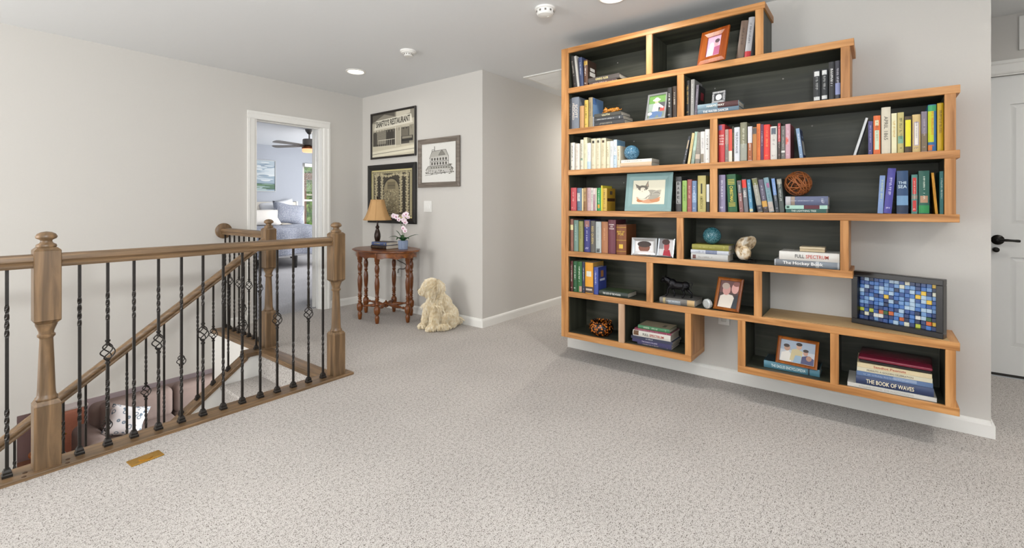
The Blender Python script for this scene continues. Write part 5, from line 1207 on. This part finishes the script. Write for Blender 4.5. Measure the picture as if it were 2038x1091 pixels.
def flower(c, nrm, r_, roll):
    q = Vector(nrm).to_track_quat('Z', 'Y').to_matrix().to_4x4(); mat = Matrix.Translation(c) @ q @ Matrix.Rotation(roll, 4, 'Z')
    mb = MB()
    for k, (ln, wd) in enumerate(((1, .42), (1.05, .62), (.95, .4), (.95, .4), (1.05, .62))):
        a = pi / 2 + k * 2 * pi / 5; e = Vector((cos(a), sin(a), 0)); s_ = Vector((-sin(a), cos(a), 0)); vs = []
        for i in range(5):
            t = i / 4; w_ = r_ * wd * sin(pi * (.1 + .88 * t)) ; p = e * r_ * ln * t + Vector((0, 0, .18 * r_ * sin(pi * t)))
            vs += [p - s_ * w_, p + Vector((0, 0, .08 * r_)), p + s_ * w_]
        mb.add(vs, [(i * 3 + j, i * 3 + j + 1, i * 3 + 4 + j, i * 3 + 3 + j) for i in range(4) for j in (0, 1)])
    mb.xf(mat); f_ = mb.build('flower', PET, oc, smooth=True, ang=70)
    MB().ell((0, -.12 * r_, .2 * r_), (.2 * r_, .3 * r_, .18 * r_), 8, 6).xf(mat).build('flower_lip', LIP, f_, smooth=True)
for i, (p, r_) in enumerate((((-.03, -.085, .355), .030), ((-.02, -.045, .343), .031), ((-.015, -.03, .295), .030), ((-.02, -.06, .275), .028), ((-.02, .122, .335), .031), ((-.022, .08, .328), .030), ((-.012, .05, .30), .026), ((-.02, -.03, .215), .028), ((-.02, -.055, .19), .026), ((-.03, -.115, .325), .020))):
    flower(p, (-1, -.55 + .25 * sin(i * 2.1), .1 * cos(i)), r_, .5 * sin(i * 1.7))
# ---- sitting shaggy dog statue
dg_ = thing('dog_statue', 'cream shaggy dog statue sitting on carpet by the picture wall', 'statue', (3.055, 3.262, 0), pi - .12)
CRM = pattern('cream_resin', 'noise', [(.3, '#dac7a2'), (.5, '#eddfc2'), (.7, '#f6eedc')], 45, .6, .3)
mb = MB()
E_ = lambda c, r, m=None: mb.ell(c, r, 16, 10, m)
E_((-.075, 0, .115), (.120, .120, .118)); E_((-.03, 0, .19), (.105, .110, .150), Matrix.Rotation(R(18), 3, 'Y')); E_((.035, 0, .205), (.085, .098, .125)); E_((.02, -.004, .305), (.082, .085, .075))
for s_ in (-1, 1):
    mb.tube([(.05, s_ * .055, .22), (.085, s_ * .060, .10), (.098, s_ * .062, .03)], [.058, .046, .042], 12); E_((.118, s_ * .064, .027), (.055, .045, .032))
    E_((-.055, s_ * .092, .085), (.095, .062, .085)); E_((.018, s_ * .122, .030), (.080, .042, .034))
E_((-.195, .02, .035), (.06, .06, .038))
hd_ = Vector((.045, -.018, .375)); hdir = Vector((.62, -.78, 0)).normalized(); side = Vector((-hdir.y, hdir.x, 0))
E_(hd_, (.098, .098, .088)); E_(hd_ + hdir * .07 + Vector((0, 0, -.028)), (.056, .056, .046)); E_(hd_ + hdir * .105 + Vector((0, 0, -.034)), (.036, .036, .034))
for s_ in (-1, 1): E_(hd_ + side * s_ * .085 + Vector((0, 0, -.03)) - hdir * .01, (.036, .036, .07))
db = blob(mb, .009, CRM, 'dog_body', dg_, it=3)
# carved locks of fur over the whole body
me = db.data; rd = random.Random(12); fur = MB(); cand = [v for v in me.vertices if v.co.z > .02]
for v in rd.sample(cand, min(5200, len(cand))):
    p, nn = v.co.copy(), v.normal.copy()
    g = Vector((0, 0, -1)) + Vector((rd.uniform(-.35, .35), rd.uniform(-.35, .35), 0))
    if p.z > .40: g = Vector((p.x - hd_.x, p.y - hd_.y, 0)) * 9 + Vector((0, 0, -.4)) + hdir * .5
    t_ = (g - nn * g.dot(nn))
    if t_.length < .15: continue
    t_.normalize(); s_ = nn.cross(t_); L = rd.uniform(.035, .075) * (1.0 if p.z > .06 else .5); w_ = rd.uniform(.0016, .0032)
    mz = (p - (hd_ + hdir * .10 + Vector((0, 0, -.034)))).length
    if mz < .075: L *= .28 + .5 * max(0, mz - .045) / .03
    if p.z - L < .004: L = max(.008, p.z - .004)
    bend = s_ * rd.uniform(-.25, .25)
    vs = []
    for i in range(4):
        q = i / 3; c = p + t_ * L * q + bend * L * q * q + nn * (.001 + .0045 * sin(pi * min(1, q * .9 + .1))); ww = w_ * (1 - q * .85)
        vs += [c - s_ * ww - nn * .004, c + nn * .0035 * (1 - q), c + s_ * ww - nn * .004]
    fur.add(vs, [(i * 3 + j, i * 3 + j + 1, i * 3 + 4 + j, i * 3 + 3 + j) for i in range(3) for j in (0, 1)])
fo = fur.build('carved_fur', CRM, dg_, smooth=True, ang=60); fo['kind'] = 'stuff'
np_ = hd_ + hdir * .142 + Vector((0, 0, -.018)); MB().ell(np_, (.012, .012, .009), 10, 7).build('nose', M('#8a7452', .4), dg_, smooth=True)
# ------------------------------------------------------------------ ceiling fixtures
def can_light(x, y, label, watt=None):
    o = thing('recessed_light', label, 'ceiling light', (x, y, CE), 0, 'recessed ceiling lights')
    MB().lathe([(.092, -.001), (.092, -.006), (.078, -.010), (.070, -.004), (.070, -.001)], 32, cap=False).build('trim_ring', WHITE, o, smooth=True)
    MB().lathe([(.0001, -.0045), (.071, -.0045)], 32, cap=False).build('lens', emit('#fff4e2', 9), o)
    l = area('recessed_lamp', (x, y, CE - .02), (0, 0, -1), .14, .14, watt or CANW, (1, .97, .92), 'DISK', 170); return o
CANW = 5
can_light(2.605, 3.92, 'glowing recessed light in the ceiling near the corner table', 2)
can_light(2.63, 1.27, 'glowing recessed light in the ceiling in front of bookcase', 8)
for x, y, q in ((2.63, -1.35, 'nearest the hall door'), (.2, 1.27, 'added above the middle of the loft'), (.2, -1.35, 'added behind the camera'), (-1.6, 1.27, 'added near the back wall'), (5.5, 2.45, 'added far down the hall'), (3.9, -1.6, 'added over the side hall')): can_light(x, y, 'glowing recessed light in the ceiling ' + q, 28 if x > 5 else 9 if x > 2 else None)  # lamp nearest the hall door is inferred; the others are added unseen for fill
def detector(x, y, label, dome):
    o = thing('smoke_detector', label, 'detector', (x, y, CE), 0, 'round ceiling detectors')
    MB().lathe([(.066, -.0005), (.066, -.012), (.060, -.016)], 28).build('base_ring', WHITE, o, smooth=True)
    if dome:
        MB().lathe([(.057, -.014), (.056, -.036), (.048, -.047), (.03, -.052), (.001, -.053)], 28).build('dome', WHITE, o, smooth=True)
        MB().lathe([(.008, -.050), (.007, -.056), (.001, -.057)], 10, (.02, -.01, 0)).build('test_button', M('#c9c5bc', .5), o)
        for k in range(10):
            a = 2 * pi * k / 10; MB().box(-.006, .006, -.0015, .0015, -.034, -.022).xf(Matrix.Translation((.0565 * cos(a), .0565 * sin(a), 0)) @ Matrix.Rotation(a + pi / 2, 4, 'Z')).build('vent_slot', M('#77736c', .7), o)
    else:
        MB().lathe([(.058, -.014), (.054, -.022), (.036, -.026), (.036, -.040), (.030, -.046), (.001, -.047)], 24).build('sensor_cap', WHITE, o, smooth=True)
        for k in range(12):
            a = 2 * pi * k / 12; MB().box(-.004, .004, -.0012, .0012, -.038, -.028).xf(Matrix.Translation((.0363 * cos(a), .0363 * sin(a), 0)) @ Matrix.Rotation(a + pi / 2, 4, 'Z')).build('vent_slot', M('#77736c', .7), o)
    return o
detector(2.52, 1.69, 'round white smoke detector with domed cover, nearest the bookcase', True)
detector(2.525, 3.055, 'smaller round white detector between recessed light and dome', False)
# return-air grille in the hall ceiling
gr = thing('ceiling_grille', 'white louvred air grille in the hall ceiling beside bookcase', 'vent', (4.05, 2.51, CE))
mb = MB(); a, b = .31, .26
mb.cbox(-a, a, -b, -b + .03, -.012, 0, .002); mb.cbox(-a, a, b - .03, b, -.012, 0, .002); mb.cbox(-a, -a + .03, -b + .03, b - .03, -.012, 0, .002); mb.cbox(a - .03, a, -b + .03, b - .03, -.012, 0, .002)
for q in (-.15, 0, .15): mb.cbox(q - .006, q + .006, -b + .03, b - .03, -.013, -.011, .0005)
mb.build('grille_frame', WHITE, gr)
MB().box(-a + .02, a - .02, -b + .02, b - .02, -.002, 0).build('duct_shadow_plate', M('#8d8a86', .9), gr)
sl = MB().box(-.010, .010, -b + .03, b - .03, -.001, .001).xf(Matrix.Rotation(R(35), 4, 'Y')).mesh('louvre', WHITE)
for k in range(22): link('louvre', sl, gr, (-a + .045 + k * .0252, 0, -.008))
# ------------------------------------------------------------------ bedroom beyond the door
QUILT, N, L_, b_ = newmat('blue_quilt')
tcn = N.new('ShaderNodeTexCoord'); mp = N.new('ShaderNodeMapping'); mp.inputs['Rotation'].default_value = (0, 0, pi / 4); mp.inputs['Scale'].default_value = (24, 24, 24)
ck_ = N.new('ShaderNodeTexVoronoi'); ck_.inputs['Scale'].default_value = 2.2; ck_.distance = 'CHEBYCHEV'; ck_.inputs['Randomness'].default_value = .25
cr = N.new('ShaderNodeValToRGB'); e_ = cr.color_ramp.elements; e_[0].position = .15; e_[0].color = (*rgb('#959aa8'), 1); e_[1].position = .5; e_[1].color = (*rgb('#bfc1c9'), 1); q = e_.new(.33); q.color = (*rgb('#7c8294'), 1)
L_.new(tcn.outputs['Object'], mp.inputs[0]); L_.new(mp.outputs[0], ck_.inputs['Vector']); L_.new(ck_.outputs['Distance'], cr.inputs[0]); L_.new(cr.outputs[0], b_.inputs['Base Color']); b_.inputs['Roughness'].default_value = .9
bpn = N.new('ShaderNodeBump'); bpn.inputs['Strength'].default_value = .6; bpn.inputs['Distance'].default_value = .01; L_.new(ck_.outputs['Distance'], bpn.inputs['Height']); L_.new(bpn.outputs[0], b_.inputs['Normal'])
BX0, BX1, BY0, BY1 = 3.30, 5.20, 8.43, 10.14
bd = thing('bed', 'bed with quilted blue grey cover seen through the doorway', 'bed', (4.25, 9.3, 0))
def bdp(mb, nm, mat, sm=False): return mb.xf(Matrix.Translation((-4.25, -9.3, 0))).build(nm, mat, bd, smooth=sm, ang=60)
bdp(MB().rbox(BX0 + .03, BX1 - .03, BY0 + .03, BY1, .2, .66, .05, 4), 'mattress', M('#e8e8ea', .9), True)
# quilt with soft hanging folds
nu, nv = 40, 34; vs = []
def qp(u, v):
    x = BX0 - .26 + u * (BX1 - BX0 + .52); y = BY0 - .30 + v * (BY1 - .35 - BY0 + .30)
    ox = max(0, BX0 + .02 - x, x - BX1 + .02); oy = max(0, BY0 + .02 - y); o = max(ox, oy)
    z = .745 - (0 if o <= 0 else min(.50, o * 1.75)); fx = min(max(x, BX0 - .02), BX1 + .02); fy = max(y, BY0 - .02)
    z += .012 * sin(x * 9) * sin(y * 8); fy -= .02 * sin(x * 14) * (1 if oy > .05 else 0); fx += .02 * sin(y * 14) * (1 if ox > .05 else 0)
    return (fx, fy, z)
for j in range(nv + 1):
    for i in range(nu + 1): vs.append(qp(i / nu, j / nv))
mb = MB().add(vs, [(j * (nu + 1) + i, j * (nu + 1) + i + 1, (j + 1) * (nu + 1) + i + 1, (j + 1) * (nu + 1) + i) for j in range(nv) for i in range(nu)])
qo = bdp(mb, 'quilt', QUILT, True); sm = qo.modifiers.new('t', 'SOLIDIFY'); sm.thickness = .03; sm.offset = -1
for x, y in ((BX0 + .12, BY0 + .02), (BX1 - .85, BY0 + .02), (BX1 - .12, BY0 + .02), (BX0 + .12, BY1 - .1), (BX1 - .12, BY1 - .1)):
    bdp(MB().lathe([(.022, 0), (.03, .03), (.035, .22)], 12, (x, y, 0)), 'leg', M('#1c1918', .4), True)
hb = bdp(MB().rbox(BX0 - .05, BX1 + .04, 10.15, 10.235, .15, 1.22, .015, 2), 'headboard', M('#d9d2c6', .9, bump=.3, scale=200), True)
bdp(MB().cbox(BX1 + .04, BX1 + .075, 10.14, 10.24, .1, 1.235, .004), 'headboard_post', WHITE)
PILW = M('#ececee', .9, var=.03); PILB = QUILT
def pillow(label, c, w, h, t, rot, mat, grp='pillows on the bed'):
    n = 14; vs = []; fs = []
    for s_ in (1, -1):
        for j in range(n + 1):
            for i in range(n + 1):
                u, v = i / n * 2 - 1, j / n * 2 - 1; e = (1 - abs(u) ** 4) * (1 - abs(v) ** 4); pinch = 1 - .06 * (1 - abs(u * v))
                vs.append((u * w / 2 * (pinch + .06 * abs(u * v)), s_ * t / 2 * max(0, e) ** .6, v * h / 2 * (pinch + .06 * abs(u * v)) + h / 2))
    m = (n + 1) ** 2
    for b in (0, 1):
        for j in range(n):
            for i in range(n): a = b * m + j * (n + 1) + i; fs.append((a, a + 1, a + n + 2, a + n + 1))
    mb = MB().add(vs, fs); me = mb.mesh('pillow', mat, True, 80)
    bm = bmesh.new(); bm.from_mesh(me); bmesh.ops.remove_doubles(bm, verts=bm.verts, dist=.0005); bmesh.ops.recalc_face_normals(bm, faces=bm.faces); bm.to_mesh(me); bm.free()
    o = link('pillow', me, None, c, rot); tag(o, label, 'pillow', grp); return o
pillow('white pillow against headboard, left of the bed', (3.85, 10.06, .77), .70, .46, .18, (R(-12), 0, 0), PILW)
pillow('white pillow against headboard, right of the bed', (4.86, 10.06, .77), .70, .48, .18, (R(-12), R(-8), 0), PILW)
pillow('blue quilted pillow leaning on left white pillow', (3.9, 9.80, .76), .66, .36, .18, (R(-26), 0, R(8)), PILB)
pillow('blue quilted pillow leaning on right white pillow', (4.86, 9.74, .76), .62, .46, .18, (R(-24), R(10), R(-8)), PILB)
pillow('long fluffy white cushion lying in front of blue pillows', (4.12, 9.42, .76), .86, .34, .22, (R(-32), 0, 0), M('#efe9e0', .95, bump=.8, scale=90))
# painting
S = [('#93a4b0', full), ('#a9b6be', rect(0, .72, 1, 1)), ('#c6cdd0', [(0, .55), (.3, .72), (.7, .62), (1, .8), (1, .5), (.6, .45), (.2, .4), (0, .45)]), ('#d4d8d8', [(.1, .5), (.35, .6), (.6, .52), (.4, .44)]), ('#8a9aa8', [(.4, .8), (.8, .9), (1, .84), (1, .78), (.7, .76)]), ('#46606a', rect(0, .16, 1, .25)), ('#5a7a58', [(0, .22), (.3, .26), (.6, .23), (.8, .25), (1, .22), (1, .16), (0, .18)]), ('#9fb0b0', [(.1, 0), (.3, .14), (.7, .16), (.9, .1), (.8, 0)]), ('#4a6a52', [(.7, .08), (.8, .18), (1, .2), (1, .06)]), ('#3c5048', rect(0, 0, .2, .1))]
rp = random.Random(8)
for k in range(46): z_ = rp.uniform(.34, .95); S.append((rp.choice(['#a3b2bc', '#bcc6cc', '#d2d7d8', '#8d9eab', '#c8cfd2']), disc(rp.uniform(.05, .95), z_, rp.uniform(.05, .16), rp.uniform(.015, .035), 12)))
for k in range(16): S.append((rp.choice(['#4f6f55', '#6b8a66', '#3c5a56', '#8fa8a4']), disc(rp.uniform(.05, .95), rp.uniform(.05, .24), rp.uniform(.05, .14), rp.uniform(.008, .016), 10)))
S[:] = [(c, [(min(max(u, 0), 1), min(max(v, 0), 1)) for u, v in q]) for c, q in S]
frame('landscape_painting', 'grey green landscape painting with thin white frame above the bed', 'picture', 10.235, 0, 0, 0, .97, 0, .67, .014, .02, M('#e0e0de', .5), S, stand=False)
pn = [o for o in COL.objects if o.name == 'landscape_painting'][0]; pn.location = (4.345, 10.242, 1.44); pn.rotation_euler = (0, 0, pi / 2)
# ceiling fan
fn = thing('ceiling_fan', 'brushed metal ceiling fan with thin blades and lit glass drum', 'ceiling fan', (4.14, 7.58, CE), R(-8))
MET = M('#77736e', .35, metal=.8, var=.1)
MB().lathe([(.012, -.085), (.03, -.075), (.062, -.03), (.068, 0)], 24).build('canopy', MET, fn, smooth=True)
MB().lathe([(.012, -.17), (.012, -.08)], 12).build('downrod', MET, fn, smooth=True)
MB().lathe([(.03, -.172), (.098, -.168), (.106, -.18), (.106, -.27), (.09, -.285)], 28).build('motor_housing', MET, fn, smooth=True)
MB().lathe([(.095, -.288), (.116, -.30), (.118, -.33), (.095, -.335)], 28).build('copper_ring', M('#7c4a2c', .35, metal=.7), fn, smooth=True)
MB().lathe([(.04, -.395), (.10, -.39), (.112, -.375), (.112, -.335), (.09, -.333)], 28).build('glass_drum', emit('#ffb98a', 1.1), fn, smooth=True)
for k in range(5):
    a = 2 * pi * k / 5 + R(128)
    m4 = Matrix.Rotation(a, 4, 'Z') @ Matrix.Translation((0, 0, -.28)) @ Matrix.Rotation(R(9), 4, 'X')
    MB().prism([(.16, -.05), (.62, -.068), (.66, -.05), (.67, 0), (.66, .05), (.62, .068), (.16, .05)], -.004, .004, 'z').xf(m4).build('blade', M('#8b8680', .5), fn)
    MB().cbox(.08, .22, -.018, .018, -.008, .008, .002).xf(m4).build('blade_arm', MET, fn)
# blind on the bedroom window
bl = thing('window_blind', 'white slatted blind drawn half up in the bedroom window', 'blind', (5.97, 10.235, 0))
MB().cbox(-.5, .5, -.03, .0, 2.02, 2.10, .004).build('head_rail', WHITE, bl)
slm = MB().box(-.49, .49, -.022, .003, -.001, .001).xf(Matrix.Rotation(R(-8), 4, 'X')).mesh('slat', WHITE)
for k in range(20): link('slat', slm, bl, (0, -.004, 2.0 - k * .028))
# outside: deck floor and rail, trees
boxes('deck', [(4.2, 9, 10.4, 13.2, .0, .05)], M('#b9a384', .8, scale=9))
rl = thing('deck_railing', 'brown wooden deck railing outside the bedroom window', 'railing', (6.6, 12.4, .05))
DK = wood('deck_wood', '#7a4a2c', '#9c6a44', 'X', .7, 14)
MB().cbox(-2.4, 2.4, -.07, .07, 1.80, 1.98, .006).build('top_beam', DK, rl); MB().cbox(-2.4, 2.4, -.03, .03, 1.36, 1.41, .004).build('mid_rail', M('#d8c9a4', .6), rl); MB().cbox(-2.4, 2.4, -.03, .03, .1, .16, .004).build('low_rail', DK, rl)
for k in range(5): MB().cbox(-.06 + (k - 2) * 1.15, .06 + (k - 2) * 1.15, -.06, .06, 0, 1.80, .005).build('post', DK, rl)
def bush(label, c, r, n, seed, col):
    o = thing('tree', label, 'tree', c, 0, 'trees outside the bedroom window'); rr = random.Random(seed); mb = MB()
    for k in range(n):
        d = Vector((rr.gauss(0, 1), rr.gauss(0, 1), rr.gauss(0, 1))).normalized() * rr.uniform(.2, 1); p = Vector((d.x * r[0], d.y * r[1], d.z * r[2] + r[2]))
        nn = Vector((rr.gauss(0, 1), rr.gauss(0, 1) - .5, rr.gauss(0, 1))).normalized(); a = nn.orthogonal().normalized(); b = nn.cross(a); s_ = rr.uniform(.08, .16)
        mb.m = rr.randrange(3); mb.add([p - a * s_, p - b * s_ * .5, p + a * s_, p + b * s_ * .5], [(0, 1, 2, 3)])
    f_ = mb.build('foliage', [M(h, .6) for h in col], o); f_['kind'] = 'stuff'
    MB().tube([(0, 0, -2.5), (.05, .02, 0), (0, .05, r[2])], [.12, .09, .05], 8).build('trunk', M('#5a4636', .9, bump=.6), o, smooth=True)
bush('leafy green tree straight behind the deck railing', (7.9, 14.8, -.4), (1.5, .8, 1.9), 5200, 2, ['#8cb048', '#b4cc60', '#6a9238'])
bush('darker green tree at the right of the deck', (10.9, 14.6, .2), (1.3, .8, 1.6), 2600, 3, ['#7ca044', '#a4bc58', '#587f34'])
# ------------------------------------------------------------------ lower storey seen through the balusters
sf = thing('sofa', 'brown upholstered sofa on the lower floor behind the balusters', 'sofa', (2.60, 8.85, -2.75), R(0))
BR = M('#82756f', .85, var=.1, scale=14, bump=.15)
MB().rbox(-.98, .98, -.45, .45, .12, .44, .06, 4).build('seat_base', BR, sf, smooth=True)
MB().rbox(-.98, .98, .22, .55, .3, .92, .10, 5).build('backrest', BR, sf, smooth=True)
for s_ in (-1, 1): MB().rbox(s_ * 1.03 - .14, s_ * 1.03 + .14, -.48, .52, .08, .66, .11, 5).build('arm', BR, sf, smooth=True)
for k in (-.45, .45):
    MB().rbox(k - .44, k + .44, -.44, .26, .40, .56, .06, 4).build('seat_cushion', BR, sf, smooth=True); MB().rbox(k - .44, k + .44, .05, .32, .52, .98, .09, 5).build('back_cushion', BR, sf, smooth=True)
for x in (-.95, .95):
    for y in (-.4, .42): MB().lathe([(.02, 0), (.03, .13)], 10, (x, y, 0)).build('foot', M('#2a1c14', .5), sf)
pw = pillow('pale cushion with grey blue ring print on the sofa', (1.85, 8.62, -2.75 + .57), .44, .40, .15, (R(-25), R(18), R(-20)), pattern('ring_print', 'voronoi', [(.0, '#dfe2e4'), (.22, '#dfe2e4'), (.28, '#6f8494'), (.4, '#6f8494'), (.46, '#dfe2e4')], 16, .9, .0), 'cushions downstairs')
st_ = thing('side_stool', 'small orange wood stool with dark pot on the lower floor', 'stool', (1.15, 9.1, -2.75))
SW = wood('stool_wood', '#a85a24', '#d08a44', 'Z', .5, 20)
MB().lathe([(.17, .46), (.18, .47), (.18, .495), (.17, .50)], 24).build('seat', SW, st_, smooth=True)
for k in range(3): a = 2 * pi * k / 3 + .5; MB().tube([(.11 * cos(a), .11 * sin(a), .46), (.17 * cos(a), .17 * sin(a), 0)], [.02, .014], 10).build('leg', SW, st_, smooth=True)
pt = MB().lathe([(.09, 0), (.11, .02), (.12, .24), (.115, .25), (.105, .245), (.10, .05), (.001, .045)], 24, cap=False).build('dark_pot', M('#3b3a3e', .6, var=.2, bump=.3), smooth=True); pt.location = (1.15, 9.1, -2.249); tag(pt, 'dark grey pot standing on the stool downstairs', 'pot')
cu = thing('glow_stand_in', 'salmon pink block standing in for orange glow against the lower floor wall', 'glow_stand_in', (1.42, 10.02, -2.75))  # made-up block; salmon body and white top paint in an orange-lit area
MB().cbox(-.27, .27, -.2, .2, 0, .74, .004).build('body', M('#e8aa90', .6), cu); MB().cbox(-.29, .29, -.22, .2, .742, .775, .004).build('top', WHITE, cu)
for k in (-.135, .135): d_ = MB().cbox(k - .125, k + .125, -.216, -.2, .05, .70, .003).build('door', M('#dc9a80', .6), cu); MB().ell((k * .2, -.226, .4), (.012, .012, .012), 10, 7).build('knob', BRASS, d_, smooth=True)  # doors and knobs belong to the made-up block
